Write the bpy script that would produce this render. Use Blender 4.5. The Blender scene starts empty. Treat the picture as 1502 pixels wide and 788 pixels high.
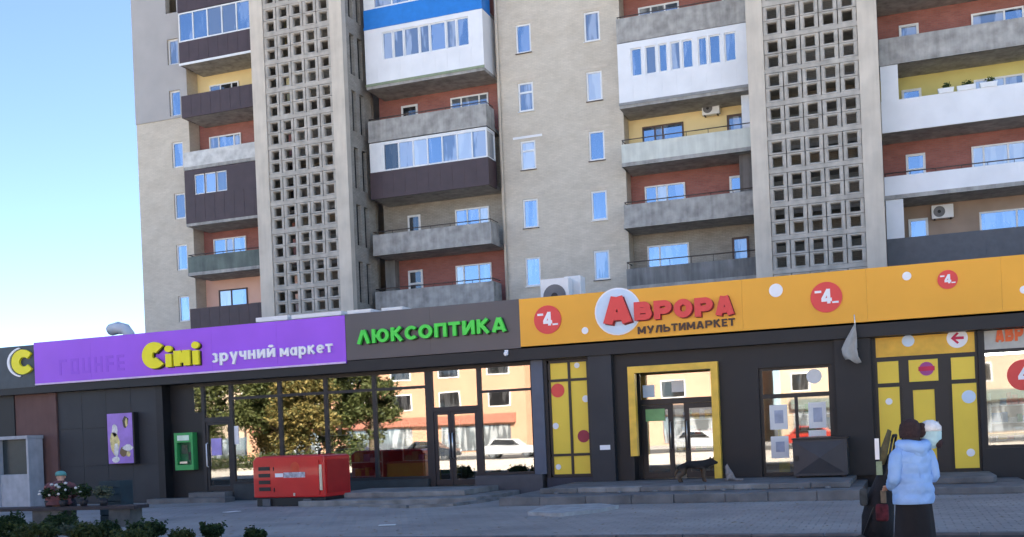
import bpy, bmesh, math, random
from mathutils import Vector, Matrix
random.seed(7)
rad = math.radians
scene = bpy.context.scene
col = scene.collection
# ------------------------------------------------------------------ camera
FPX, YAW, ROLL, PX, PY, EYE, W, H = 1550.0, rad(20), rad(2.4), 751.0, 640.0, 1.6, 1502.0, 788.0
cam_d = bpy.data.cameras.new('camera')
cam_d.sensor_width = 36.0
cam_d.lens = 36.0 * FPX / W
cam_d.shift_y = (PY - H / 2) / W
cam_d.clip_end = 3000
cam = bpy.data.objects.new('camera', cam_d)
col.objects.link(cam)
_f = Vector((-math.sin(YAW), math.cos(YAW), 0)); _r = Vector((math.cos(YAW), math.sin(YAW), 0)); _u = Vector((0, 0, 1))
_cx = _r * math.cos(ROLL) - _u * math.sin(ROLL)
_cy = _r * math.sin(ROLL) + _u * math.cos(ROLL)
m = Matrix((_cx, _cy, -_f)).transposed().to_4x4()
m.translation = Vector((0, 0, EYE))
cam.matrix_world = m
scene.camera = cam
# ------------------------------------------------------------------ sky, sun, exposure
SUN_EL, SUN_AZ = rad(38.5), rad(36)            # azimuth measured from +Y (behind the tower) towards +X
world = bpy.data.worlds.new('World'); scene.world = world
world.use_nodes = True
wn = world.node_tree; wn.nodes.clear()
sky = wn.nodes.new('ShaderNodeTexSky'); sky.sky_type = 'NISHITA'; sky.sun_disc = False
sky.sun_elevation = SUN_EL; sky.sun_rotation = SUN_AZ
sky.air_density = 0.6; sky.dust_density = 0.0; sky.ozone_density = 1.2
bg = wn.nodes.new('ShaderNodeBackground'); bg.inputs['Strength'].default_value = 0.05
out = wn.nodes.new('ShaderNodeOutputWorld')
wn.links.new(sky.outputs[0], bg.inputs[0]); wn.links.new(bg.outputs[0], out.inputs[0])
sl = bpy.data.lights.new('sun', 'SUN'); sl.energy = 5.0; sl.angle = rad(0.5); sl.color = (1.0, 0.93, 0.82)
sun = bpy.data.objects.new('sun', sl); col.objects.link(sun)
_sd = Vector((math.sin(SUN_AZ) * math.cos(SUN_EL), math.cos(SUN_AZ) * math.cos(SUN_EL), math.sin(SUN_EL)))
sun.rotation_euler = _sd.to_track_quat('Z', 'Y').to_euler()
sun.location = (30, 60, 60)
scene.view_settings.view_transform = 'Standard'
scene.view_settings.look = 'None'
scene.view_settings.gamma = 1.0
scene.view_settings.exposure = 2.95
scene.cycles.max_bounces = 8
scene.cycles.use_denoising = True

# ------------------------------------------------------------------ survey helpers: sight line -> point on a vertical facade plane y = Y, or on a level z
def _dir(px, py):
    dx, dy = px - PX, PY - py
    c, s = math.cos(ROLL), math.sin(ROLL)
    a, b = (dx * c + dy * s) / FPX, (-dx * s + dy * c) / FPX
    return (-math.sin(YAW) + a * math.cos(YAW), math.cos(YAW) + a * math.sin(YAW), b)
def P(px, py, Y):
    d = _dir(px, py); t = Y / d[1]
    return d[0] * t, EYE + d[2] * t
def G(px, py, z=0.0):
    d = _dir(px, py); t = (z - EYE) / d[2]
    return d[0] * t, d[1] * t

# ------------------------------------------------------------------ materials
MATS = {}
def mat(name, rgb, rough=0.6, metal=0.0, var=0.12, scale=4.0, bump=0.0, bscale=40.0, spec=0.4, streak=0.0, coat=0.0):
    """plain procedural surface: base colour with noise mottling, optional vertical dirt streaks and fine relief"""
    if name in MATS: return MATS[name]
    m = bpy.data.materials.new(name); m.use_nodes = True
    n = m.node_tree; b = n.nodes['Principled BSDF']
    b.inputs['Roughness'].default_value = rough; b.inputs['Metallic'].default_value = metal
    b.inputs['Specular IOR Level'].default_value = spec
    if coat: b.inputs['Coat Weight'].default_value = coat
    geo = n.nodes.new('ShaderNodeNewGeometry')
    ns = n.nodes.new('ShaderNodeTexNoise'); ns.inputs['Scale'].default_value = scale; ns.inputs['Detail'].default_value = 5
    n.links.new(geo.outputs['Position'], ns.inputs['Vector'])
    fac = ns.outputs['Fac']
    if streak:
        mp = n.nodes.new('ShaderNodeMapping'); mp.inputs['Scale'].default_value = (3.2, 3.2, 0.35)
        n.links.new(geo.outputs['Position'], mp.inputs['Vector'])
        n2 = n.nodes.new('ShaderNodeTexNoise'); n2.inputs['Scale'].default_value = 1.6; n2.inputs['Detail'].default_value = 4
        n.links.new(mp.outputs[0], n2.inputs['Vector'])
        mx = n.nodes.new('ShaderNodeMix'); mx.inputs[0].default_value = streak
        n.links.new(fac, mx.inputs[2]); n.links.new(n2.outputs['Fac'], mx.inputs[3]); fac = mx.outputs[0]
    cr = n.nodes.new('ShaderNodeValToRGB')
    cr.color_ramp.elements[0].position = 0.3; cr.color_ramp.elements[1].position = 0.7
    lo = [max(0, c * (1 - var)) for c in rgb]; hi = [min(1, c * (1 + var)) for c in rgb]
    cr.color_ramp.elements[0].color = (*lo, 1); cr.color_ramp.elements[1].color = (*hi, 1)
    n.links.new(fac, cr.inputs[0]); n.links.new(cr.outputs[0], b.inputs['Base Color'])
    if bump:
        nb = n.nodes.new('ShaderNodeTexNoise'); nb.inputs['Scale'].default_value = bscale; nb.inputs['Detail'].default_value = 3
        n.links.new(geo.outputs['Position'], nb.inputs['Vector'])
        bp = n.nodes.new('ShaderNodeBump'); bp.inputs['Strength'].default_value = bump; bp.inputs['Distance'].default_value = 0.02
        n.links.new(nb.outputs['Fac'], bp.inputs['Height']); n.links.new(bp.outputs[0], b.inputs['Normal'])
    MATS[name] = m
    return m
def brick_mat(name, c1, c2, cm, bw=0.26, bh=0.075, stain=0.25):
    m = bpy.data.materials.new(name); m.use_nodes = True
    n = m.node_tree; b = n.nodes['Principled BSDF']; b.inputs['Roughness'].default_value = 0.85
    b.inputs['Specular IOR Level'].default_value = 0.2
    geo = n.nodes.new('ShaderNodeNewGeometry'); sx = n.nodes.new('ShaderNodeSeparateXYZ'); cx = n.nodes.new('ShaderNodeCombineXYZ')
    ad = n.nodes.new('ShaderNodeMath'); ad.operation = 'ADD'
    n.links.new(geo.outputs['Position'], sx.inputs[0])
    n.links.new(sx.outputs[0], ad.inputs[0]); n.links.new(sx.outputs[1], ad.inputs[1])
    n.links.new(ad.outputs[0], cx.inputs[0]); n.links.new(sx.outputs[2], cx.inputs[1])
    br = n.nodes.new('ShaderNodeTexBrick'); n.links.new(cx.outputs[0], br.inputs['Vector'])
    br.inputs['Scale'].default_value = 1.0; br.inputs['Brick Width'].default_value = bw; br.inputs['Row Height'].default_value = bh
    br.inputs['Mortar Size'].default_value = 0.009; br.inputs['Bias'].default_value = 0.0
    br.inputs['Color1'].default_value = (*c1, 1); br.inputs['Color2'].default_value = (*c2, 1); br.inputs['Mortar'].default_value = (*cm, 1)
    mp = n.nodes.new('ShaderNodeMapping'); mp.inputs['Scale'].default_value = (0.9, 0.9, 1.6)
    n.links.new(geo.outputs['Position'], mp.inputs['Vector'])
    ns = n.nodes.new('ShaderNodeTexNoise'); ns.inputs['Scale'].default_value = 1.3; ns.inputs['Detail'].default_value = 9; ns.inputs['Roughness'].default_value = 0.75
    n.links.new(mp.outputs[0], ns.inputs['Vector'])
    cr = n.nodes.new('ShaderNodeValToRGB'); cr.color_ramp.elements[0].position = 0.32; cr.color_ramp.elements[1].position = 0.68
    k = 1 - stain
    cr.color_ramp.elements[0].color = (k, k * 0.98, k * 0.95, 1); cr.color_ramp.elements[1].color = (1.06, 1.06, 1.06, 1)
    n.links.new(ns.outputs['Fac'], cr.inputs[0])
    mx = n.nodes.new('ShaderNodeMix'); mx.data_type = 'RGBA'; mx.blend_type = 'MULTIPLY'; mx.inputs[0].default_value = 1
    n.links.new(br.outputs['Color'], mx.inputs[6]); n.links.new(cr.outputs[0], mx.inputs[7]); n.links.new(mx.outputs[2], b.inputs['Base Color'])
    bp = n.nodes.new('ShaderNodeBump'); bp.inputs['Strength'].default_value = 0.15; bp.inputs['Distance'].default_value = 0.006; bp.invert = True
    n.links.new(br.outputs['Fac'], bp.inputs['Height']); n.links.new(bp.outputs[0], b.inputs['Normal'])
    MATS[name] = m
    return m
def glass_mat(name, tint, refl=0.5, rough=0.02, see=1.0, inner=(0.03, 0.035, 0.045), curtain=0.16):
    """window glass: mirror-like reflection over either a see-through tinted pane (see=1) or a dim room with curtain (see=0)"""
    m = bpy.data.materials.new(name); m.use_nodes = True
    n = m.node_tree; n.nodes.clear()
    o = n.nodes.new('ShaderNodeOutputMaterial'); mx = n.nodes.new('ShaderNodeMixShader')
    gl = n.nodes.new('ShaderNodeBsdfGlossy'); gl.inputs['Roughness'].default_value = rough; gl.inputs['Color'].default_value = (*tint, 1)
    geo = n.nodes.new('ShaderNodeNewGeometry')
    ns = n.nodes.new('ShaderNodeTexNoise'); ns.inputs['Scale'].default_value = 0.9; ns.inputs['Detail'].default_value = 1
    bp = n.nodes.new('ShaderNodeBump'); bp.inputs['Strength'].default_value = 0.03; bp.inputs['Distance'].default_value = 0.02
    n.links.new(geo.outputs['Position'], ns.inputs['Vector']); n.links.new(ns.outputs['Fac'], bp.inputs['Height']); n.links.new(bp.outputs[0], gl.inputs['Normal'])
    if see > 0.5:
        tr = n.nodes.new('ShaderNodeBsdfTransparent'); tr.inputs['Color'].default_value = (0.75, 0.78, 0.78, 1)
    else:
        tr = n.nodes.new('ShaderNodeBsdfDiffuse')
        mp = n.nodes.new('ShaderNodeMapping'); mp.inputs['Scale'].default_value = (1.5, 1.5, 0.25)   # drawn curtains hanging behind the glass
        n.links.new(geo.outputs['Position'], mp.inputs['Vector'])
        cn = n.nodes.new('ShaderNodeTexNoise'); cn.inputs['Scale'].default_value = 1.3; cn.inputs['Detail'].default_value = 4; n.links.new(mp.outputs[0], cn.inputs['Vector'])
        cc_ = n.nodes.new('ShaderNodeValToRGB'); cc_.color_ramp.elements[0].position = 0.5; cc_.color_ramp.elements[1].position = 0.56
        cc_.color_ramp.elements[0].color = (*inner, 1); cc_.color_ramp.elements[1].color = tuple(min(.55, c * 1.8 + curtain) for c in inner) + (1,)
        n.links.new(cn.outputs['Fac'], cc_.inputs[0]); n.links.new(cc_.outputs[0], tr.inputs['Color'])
    mx.inputs[0].default_value = refl
    n.links.new(tr.outputs[0], mx.inputs[1]); n.links.new(gl.outputs[0], mx.inputs[2]); n.links.new(mx.outputs[0], o.inputs[0])
    MATS[name] = m
    return m
def emit_mat(name, rgb, s):
    m = bpy.data.materials.new(name); m.use_nodes = True; n = m.node_tree; n.nodes.clear()
    o = n.nodes.new('ShaderNodeOutputMaterial'); e = n.nodes.new('ShaderNodeEmission')
    e.inputs[0].default_value = (*rgb, 1); e.inputs[1].default_value = s; n.links.new(e.outputs[0], o.inputs[0]); MATS[name] = m
    return m
def leaf_mat(name, c1, c2):
    m = bpy.data.materials.new(name); m.use_nodes = True; n = m.node_tree; b = n.nodes['Principled BSDF']
    b.inputs['Roughness'].default_value = 0.6; b.inputs['Specular IOR Level'].default_value = 0.25
    geo = n.nodes.new('ShaderNodeNewGeometry')
    cr = n.nodes.new('ShaderNodeValToRGB'); cr.color_ramp.elements[0].color = (*c1, 1); cr.color_ramp.elements[1].color = (*c2, 1)
    n.links.new(geo.outputs['Random Per Island'], cr.inputs[0]); n.links.new(cr.outputs[0], b.inputs['Base Color'])
    tl = n.nodes.new('ShaderNodeBsdfTranslucent'); n.links.new(cr.outputs[0], tl.inputs[0])
    mx = n.nodes.new('ShaderNodeMixShader'); mx.inputs[0].default_value = 0.3
    n.links.new(b.outputs[0], mx.inputs[1]); n.links.new(tl.outputs[0], mx.inputs[2])
    n.links.new(mx.outputs[0], n.nodes['Material Output'].inputs[0])
    MATS[name] = m
    return m

BRICK = brick_mat('beige_brick', (0.665, 0.595, 0.5), (0.615, 0.55, 0.46), (0.57, 0.515, 0.44), stain=0.15)
REDBR = brick_mat('red_brick', (0.39, 0.15, 0.125), (0.33, 0.125, 0.11), (0.3, 0.17, 0.15), stain=0.25)
GREYBR = brick_mat('grey_brick', (0.42, 0.385, 0.335), (0.37, 0.335, 0.295), (0.3, 0.28, 0.25), stain=0.3)
CONC = mat('weathered_concrete', (0.36, 0.345, 0.325), 0.9, var=0.42, scale=2.2, streak=0.35, bump=0.3, bscale=25)
CONCD = mat('dark_concrete', (0.2, 0.195, 0.19), 0.9, var=0.45, scale=1.5, streak=0.6, bump=0.3, bscale=25)
CONCL = mat('light_concrete', (0.6, 0.53, 0.445), 0.9, var=0.16, scale=1.2, streak=0.4, bump=0.2, bscale=30)
SCREENC = mat('screen_concrete', (0.45, 0.41, 0.36), 0.9, var=0.22, scale=2.5, bump=0.2, bscale=30)
RENDER = mat('grey_render', (0.42, 0.4, 0.39), 0.9, var=0.06, scale=0.8)
YELW = mat('yellow_plaster', (0.82, 0.64, 0.33), 0.85, var=0.06, scale=0.8)
OLIW = mat('olive_plaster', (0.6, 0.53, 0.2), 0.85, var=0.08, scale=0.8)
PINKW = mat('pink_plaster', (0.8, 0.5, 0.4), 0.85, var=0.06, scale=0.8)
TANW = mat('tan_plaster', (0.36, 0.27, 0.21), 0.85, var=0.15, scale=0.8)
BROWN = mat('brown_siding', (0.068, 0.044, 0.05), 0.5, var=0.12, scale=2)
WHITE = mat('white_panel', (0.8, 0.8, 0.82), 0.5, var=0.05, scale=1.2)
PALEG = mat('pale_green_panel', (0.62, 0.63, 0.57), 0.7, var=0.18, scale=2, streak=0.5)
GREENP = mat('murky_green_sheet', (0.10, 0.12, 0.10), 0.4, var=0.45, scale=1.6, streak=0.4)
BLUEP = mat('blue_sheet_metal', (0.02, 0.2, 0.62), 0.4, var=0.06)
DKGREY = mat('dark_grey_siding', (0.11, 0.11, 0.12), 0.6, var=0.1)
PVC = mat('white_pvc', (0.78, 0.78, 0.78), 0.4, var=0.04)
BRFR = mat('brown_window_frame', (0.09, 0.05, 0.04), 0.5)
RAILM = mat('rusty_rail', (0.09, 0.07, 0.06), 0.7, var=0.3, scale=8)
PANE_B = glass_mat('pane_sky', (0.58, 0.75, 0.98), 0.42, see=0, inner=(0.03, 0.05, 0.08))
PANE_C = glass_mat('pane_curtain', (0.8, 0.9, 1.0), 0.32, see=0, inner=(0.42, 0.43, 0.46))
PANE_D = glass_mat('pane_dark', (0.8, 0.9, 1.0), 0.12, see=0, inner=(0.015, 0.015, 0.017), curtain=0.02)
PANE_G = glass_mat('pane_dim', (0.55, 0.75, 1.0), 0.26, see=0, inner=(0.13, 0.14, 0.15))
SHOPGL = glass_mat('shop_glass', (0.95, 0.93, 0.9), 0.3, rough=0.012)
SHOPGL2 = glass_mat('shop_glass_clear', (0.95, 0.95, 0.95), 0.2)
ANTHR = mat('anthracite_panel', (0.03, 0.033, 0.039), 0.55, var=0.12, scale=1.5)
ANTHR2 = mat('anthracite_dark', (0.0125, 0.0135, 0.016), 0.5, var=0.12, scale=1.5)
BLACKM = mat('black_metal', (0.016, 0.016, 0.018), 0.4, var=0.1)
FRAMEM = mat('dark_window_profile', (0.022, 0.021, 0.024), 0.45, var=0.1)
BLUEGREY = mat('blue_grey_pier', (0.11, 0.125, 0.165), 0.6, var=0.08)
BROWNW = mat('brown_red_cladding', (0.14, 0.078, 0.07), 0.75, var=0.15, scale=2, streak=0.4)
PLINTH = mat('plinth_stone', (0.085, 0.082, 0.09), 0.7, var=0.15, scale=3)
PURPLE = mat('purple_board', (0.36, 0.095, 0.78), 0.35, var=0.07, scale=0.6)
PURPL2 = mat('purple_ghost', (0.31, 0.08, 0.72), 0.4, var=0.03)
GREYS = mat('grey_board', (0.10, 0.09, 0.093), 0.35, var=0.06, scale=0.7)
ORANGE = mat('orange_board', (0.9, 0.42, 0.03), 0.4, var=0.06, scale=0.6)
YELP = mat('yellow_film', (0.9, 0.64, 0.06), 0.4, var=0.04, scale=1.2)
YELL = mat('yellow_letter', (0.9, 0.8, 0.01), 0.35, var=0.02)
REDL = mat('red_letter', (0.78, 0.055, 0.05), 0.35, var=0.03)
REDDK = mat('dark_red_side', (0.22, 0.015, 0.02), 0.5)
WHITEL = mat('white_letter', (0.88, 0.88, 0.9), 0.35, var=0.02)
PALEBL = mat('pale_blue_disc', (0.62, 0.76, 0.9), 0.4, var=0.04)
GREENL = mat('green_letter', (0.07, 0.72, 0.07), 0.35, var=0.03)
BRLET = mat('brown_letter', (0.06, 0.025, 0.015), 0.4)
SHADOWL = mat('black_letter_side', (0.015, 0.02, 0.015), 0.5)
STEPC = mat('step_concrete', (0.17, 0.165, 0.16), 0.9, var=0.3, scale=2.2, bump=0.4, bscale=20)
STEPW = mat('worn_step_concrete', (0.25, 0.24, 0.225), 0.9, var=0.35, scale=2.2, bump=0.4, bscale=20)

# ------------------------------------------------------------------ mesh builder
class MB:
    def __init__(s): s.v = []; s.f = []; s.sm = []
    def face(s, pts, smooth=False):
        i = len(s.v); s.v += [tuple(p) for p in pts]; s.f.append(tuple(range(i, i + len(pts)))); s.sm.append(smooth)
        return s
    def box(s, x0, x1, y0, y1, z0, z1):
        i = len(s.v)
        s.v += [(x0, y0, z0), (x1, y0, z0), (x1, y1, z0), (x0, y1, z0), (x0, y0, z1), (x1, y0, z1), (x1, y1, z1), (x0, y1, z1)]
        for q in ((0, 3, 2, 1), (4, 5, 6, 7), (0, 1, 5, 4), (1, 2, 6, 5), (2, 3, 7, 6), (3, 0, 4, 7)):
            s.f.append(tuple(i + k for k in q)); s.sm.append(False)
        return s
    def prism(s, pts, y0, y1):
        """outline pts (x,z) counter-clockwise as seen from -y, extruded from y0 to y1"""
        n = len(pts); i = len(s.v)
        s.v += [(x, y0, z) for x, z in pts] + [(x, y1, z) for x, z in pts]
        s.f.append(tuple(range(i, i + n))); s.f.append(tuple(range(i + 2 * n - 1, i + n - 1, -1))); s.sm += [False, False]
        for k in range(n):
            a, b = i + k, i + (k + 1) % n
            s.f.append((b, a, a + n, b + n)); s.sm.append(False)
        return s
    def slab(s, pts, z0, z1):
        """plan outline pts (x,y) counter-clockwise, extruded z0..z1"""
        n = len(pts); i = len(s.v)
        s.v += [(x, y, z0) for x, y in pts] + [(x, y, z1) for x, y in pts]
        s.f.append(tuple(range(i + n - 1, i - 1, -1))); s.f.append(tuple(range(i + n, i + 2 * n))); s.sm += [False, False]
        for k in range(n):
            a, b = i + k, i + (k + 1) % n
            s.f.append((a, b, b + n, a + n)); s.sm.append(False)
        return s
    def tube(s, path, radii, n=8, cap=True, flat=1.0):
        path = [Vector(p) for p in path]
        if not hasattr(radii, '__len__'): radii = [radii] * len(path)
        i = len(s.v); up = None
        for k, p in enumerate(path):
            d = (path[min(k + 1, len(path) - 1)] - path[max(k - 1, 0)]).normalized()
            if up is None: up = d.orthogonal().normalized()
            up = (up - d * up.dot(d))
            up = up.normalized() if up.length > 1e-5 else d.orthogonal().normalized()
            w = d.cross(up)
            for j in range(n):
                a = 2 * math.pi * j / n
                s.v.append(tuple(p + (up * math.cos(a) + w * math.sin(a) * flat) * radii[k]))
        for k in range(len(path) - 1):
            for j in range(n):
                a, b = i + k * n + j, i + k * n + (j + 1) % n
                s.f.append((a, b, b + n, a + n)); s.sm.append(True)
        if cap:
            s.f.append(tuple(range(i + n - 1, i - 1, -1))); s.sm.append(False)
            e = i + (len(path) - 1) * n
            s.f.append(tuple(range(e, e + n))); s.sm.append(False)
        return s
    def loft(s, secs, n=20, fn=None):
        """stack of ellipses (cx, cy, z, rx, ry) with flat caps"""
        i = len(s.v)
        for k, (cx, cy, z, rx, ry) in enumerate(secs):
            for j in range(n):
                a = 2 * math.pi * j / n; q = fn(a, k) if fn else 1.0
                s.v.append((cx + rx * q * math.cos(a), cy + ry * q * math.sin(a), z))
        for k in range(len(secs) - 1):
            for j in range(n):
                a, b = i + k * n + j, i + k * n + (j + 1) % n
                s.f.append((a, b, b + n, a + n)); s.sm.append(True)
        s.f.append(tuple(range(i + n - 1, i - 1, -1))); s.sm.append(False)
        e = i + (len(secs) - 1) * n
        s.f.append(tuple(range(e, e + n))); s.sm.append(False)
        return s
    def ball(s, c, rx, ry=None, rz=None, n=12, m=8, jit=0.0):
        ry = rx if ry is None else ry; rz = rx if rz is None else rz; i = len(s.v)
        s.v.append((c[0], c[1], c[2] - rz))
        for k in range(1, m):
            t = math.pi * k / m
            for j in range(n):
                a = 2 * math.pi * j / n; q = 1 + random.uniform(-jit, jit)
                s.v.append((c[0] + rx * q * math.sin(t) * math.cos(a), c[1] + ry * q * math.sin(t) * math.sin(a), c[2] - rz * q * math.cos(t)))
        s.v.append((c[0], c[1], c[2] + rz)); e = len(s.v) - 1
        for j in range(n):
            s.f.append((i, i + 1 + (j + 1) % n, i + 1 + j)); s.sm.append(True)
            b = i + 1 + (m - 2) * n
            s.f.append((e, b + j, b + (j + 1) % n)); s.sm.append(True)
        for k in range(m - 2):
            for j in range(n):
                a, b = i + 1 + k * n + j, i + 1 + k * n + (j + 1) % n
                s.f.append((a, b, b + n, a + n)); s.sm.append(True)
        return s
    def disc(s, cx, cz, r, y0, y1, n=28, rz=None):
        rz = r if rz is None else rz
        return s.prism([(cx + r * math.cos(2 * math.pi * k / n), cz + rz * math.sin(2 * math.pi * k / n)) for k in range(n)], y0, y1)
    def ycyl(s, c, r, y0, y1, n=20): return s.disc(c[0], c[1], r, y0, y1, n)
    def build(s, name, material, parent=None, bevel=0.0):
        """ONE mesh object, its origin at the middle of its base; children are stored relative to their parent"""
        xs = [p[0] for p in s.v]; ys = [p[1] for p in s.v]; zs = [p[2] for p in s.v]
        c = Vector(((min(xs) + max(xs)) / 2, (min(ys) + max(ys)) / 2, min(zs)))
        me = bpy.data.meshes.new(name)
        me.from_pydata([(x - c.x, y - c.y, z - c.z) for x, y, z in s.v], [], s.f)
        me.polygons.foreach_set('use_smooth', s.sm)
        me.materials.append(material); me.update()
        o = bpy.data.objects.new(name, me); col.objects.link(o)
        put(o, c, parent)
        if bevel:
            b = o.modifiers.new('bevel', 'BEVEL'); b.width = bevel; b.segments = 2; b.limit_method = 'ANGLE'; b.angle_limit = rad(40)
        return o
WORLD = {}
def put(o, c, parent=None):
    o['_w'] = 0; del o['_w']
    WORLD[o.name] = Vector(c)
    if parent is not None:
        o.parent = parent; o.location = Vector(c) - WORLD[parent.name]
    else:
        o.location = c
def thing(name, loc, label, cat, group=None):
    o = bpy.data.objects.new(name, None); col.objects.link(o); put(o, loc)
    o.empty_display_size = 0.2
    return tag(o, label, cat, group)
def tag(o, label=None, cat=None, group=None, kind=None):
    if label: o['label'] = label
    if cat: o['category'] = cat
    if group: o['group'] = group
    if kind: o['kind'] = kind
    return o
def spin(o, deg): o.rotation_euler.z = rad(deg); return o

def wall_with_openings(mb, x0, x1, z0, z1, Y, holes, depth):
    """front sheet at y=Y with rectangular openings (a,b,c,d) and their reveals"""
    xs = sorted({x0, x1, *[h[0] for h in holes], *[h[1] for h in holes]}); zs = sorted({z0, z1, *[h[2] for h in holes], *[h[3] for h in holes]})
    for a, b in zip(xs, xs[1:]):
        for c, d in zip(zs, zs[1:]):
            mx, mz = (a + b) / 2, (c + d) / 2
            if any(h[0] < mx < h[1] and h[2] < mz < h[3] for h in holes): continue
            mb.face([(a, Y, c), (b, Y, c), (b, Y, d), (a, Y, d)])
    for a, b, c, d in holes:
        mb.face([(a, Y, c), (a, Y + depth, c), (a, Y + depth, d), (a, Y, d)][::-1])
        mb.face([(b, Y, c), (b, Y + depth, c), (b, Y + depth, d), (b, Y, d)])
        mb.face([(a, Y, c), (b, Y, c), (b, Y + depth, c), (a, Y + depth, c)])
        mb.face([(a, Y, d), (a, Y + depth, d), (b, Y + depth, d), (b, Y, d)])

def window(parent, x0, x1, z0, z1, Y, panes=(1.0,), fm=PVC, glass=None, fw=0.07, tops=(), name='window', depth=0.07):
    """frame with posts between panes; every pane (and the small vent light above it, if in tops) is a child"""
    tot = sum(panes); mb = MB(); y1 = Y + depth
    mb.box(x0, x1, Y, y1, z0, z0 + fw).box(x0, x1, Y, y1, z1 - fw, z1)
    zz0, zz1 = z0 + fw, z1 - fw
    xs = [x0]; acc = 0
    for p in panes: acc += p; xs.append(x0 + (x1 - x0) * acc / tot)
    for k, x in enumerate(xs):
        a, b = (x, x + fw) if k == 0 else ((x - fw, x) if k == len(xs) - 1 else (x - fw / 2, x + fw / 2))
        mb.box(a, b, Y, y1, zz0, zz1)
    cells = []
    for k in range(len(panes)):
        a = xs[k] + (fw if k == 0 else fw / 2); b = xs[k + 1] - (fw if k == len(panes) - 1 else fw / 2)
        if k in tops:
            zt = zz0 + (zz1 - zz0) * 0.68
            mb.box(a, b, Y + 0.005, y1, zt - fw / 2, zt + fw / 2)
            cells += [(a, b, zz0, zt - fw / 2, k), (a, b, zt + fw / 2, zz1, k)]
        else: cells.append((a, b, zz0, zz1, k))
    o = mb.build(name, fm, parent)
    for a, b, c, d, k in cells:
        g = glass[k % len(glass)] if isinstance(glass, (list, tuple)) else (glass or PANE_B)
        MB().box(a, b, Y + depth * 0.45, Y + depth * 0.55, c, d).build('pane', g, o)
    return o

def _arc(cx, cy, rx, ry, a0, a1, n=14): return [(cx + rx * math.cos(rad(a0 + (a1 - a0) * k / n)), cy + ry * math.sin(rad(a0 + (a1 - a0) * k / n))) for k in range(n + 1)]
def strokes(ch, h):
    """centre lines of a letter in a box one unit high; h = half the stroke width; entries (points, closed) or ('dot', x, y, r)"""
    O = lambda cx, cy, rx, ry: (_arc(cx, cy, rx, ry, 0, 360, 24)[:-1], True)
    L = lambda *p: (list(p), False)
    stem = L((h, 0), (h, 1))
    bowl = lambda y0, y1, w: ([(h, y1), (w - (y1 - y0) * .5, y1)] + _arc(w - (y1 - y0) * .5, (y0 + y1) / 2, (y1 - y0) * .5, (y1 - y0) / 2, 90, -90, 10)[1:-1] + [(w - (y1 - y0) * .5, y0), (h, y0)], False)
    if ch in 'АΛ':
        r_ = [L((h, 0), (.46 - h * .2, 1)), L((.46 + h * .2, 1), (.92 - h, 0))]
        return r_ + ([L((.24, .27), (.68, .27))] if ch == 'А' else [])
    if ch == 'В': return [stem, bowl(.52, 1 - h, .66), bowl(h, .52, .74)]
    if ch == 'Р': return [stem, bowl(.42, 1 - h, .74)]
    if ch == 'Ь': return [stem, bowl(h, .56, .72)]
    if ch == 'О': return [O(.46, .5, .46 - h, .5 - h)]
    if ch == 'С': return [(_arc(.45, .5, .45 - h, .5 - h, 42, 318, 24), False)]
    if ch in 'Мм': return [L((h, 0), (h, 1)), L((1 - h, 0), (1 - h, 1)), L((h * 1.2, .96), (.5, .22)), L((.5, .22), (1 - h * 1.2, .96))]
    if ch == 'У': return [L((h * .7, 1), (.44, .36)), L((.84 - h * .7, 1), (.3, 0))]
    if ch == 'Л': return [L((h * .6, 0), (.28, 1 - h), (.78 - h, 1 - h)), L((.78 - h, 0), (.78 - h, 1))]
    if ch in 'Тт': return [L((0, 1 - h), (.76, 1 - h)), L((.38, 0), (.38, 1 - h * 1.9))]
    if ch in 'Иий':
        r_ = [stem, L((.8 - h, 0), (.8 - h, 1)), L((h * 1.1, .06), (.8 - h * 1.1, .94))]
        return r_ + ([(_arc(.4, 1.36, .2, .14, 200, 340, 8), False)] if ch == 'й' else [])
    if ch in 'Кк': return [stem, L((h, .46), (.72 - h * .4, 1)), L((.3, .56), (.78 - h * .5, 0))]
    if ch == 'Е': return [stem, L((h * 2, 1 - h), (.64, 1 - h)), L((h * 2, .5), (.58, .5)), L((h * 2, h), (.64, h))]
    if ch == 'Ю': return [stem, L((h * 2, .5), (.36, .5)), O(.74, .5, .42 - h, .5 - h)]
    if ch == 'П': return [stem, L((.8 - h, 0), (.8 - h, 1)), L((h * 2, 1 - h), (.8 - h * 2, 1 - h))]
    if ch == 'н': return [stem, L((.74 - h, 0), (.74 - h, 1)), L((h * 2, .5), (.74 - h * 2, .5))]
    if ch == 'з': return [(_arc(.3, .74, .3 - h, .26 - h * .6, 150, -80, 12), False), (_arc(.3, .28, .34 - h, .28 - h * .6, 80, -150, 12), False)]
    if ch == 'р': return [L((h, -.4), (h, 1)), O(.46, .5, .4 - h, .5 - h)]
    if ch == 'у': return [L((h * .8, 1), (.42, .12)), L((.78 - h * .8, 1), (.3, -.4))]
    if ch == 'ч': return [L((h, 1), (h, .62), (h + .1, .46), (.7 - h * 2, .44)), L((.7 - h, 0), (.7 - h, 1))]
    if ch == 'а': return [O(.38, .5, .38 - h, .5 - h), L((.8 - h, 0), (.8 - h, 1))]
    if ch == 'е': return [(_arc(.42, .5, .42 - h, .5 - h, 0, 315, 22), False), L((h * 2, .5), (.84 - h * 2, .5))]
    if ch == 'і': return [L((.2, 0), (.2, 1)), ('dot', .2, 1.38, max(h * 1.25, .17))]
    if ch == '4': return [L((.52, 0), (.52, 1)), L((.5, .96), (h * .8, .3)), L((0, .26), (.74, .26))]
    raise KeyError(ch)
_gl = {}
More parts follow.
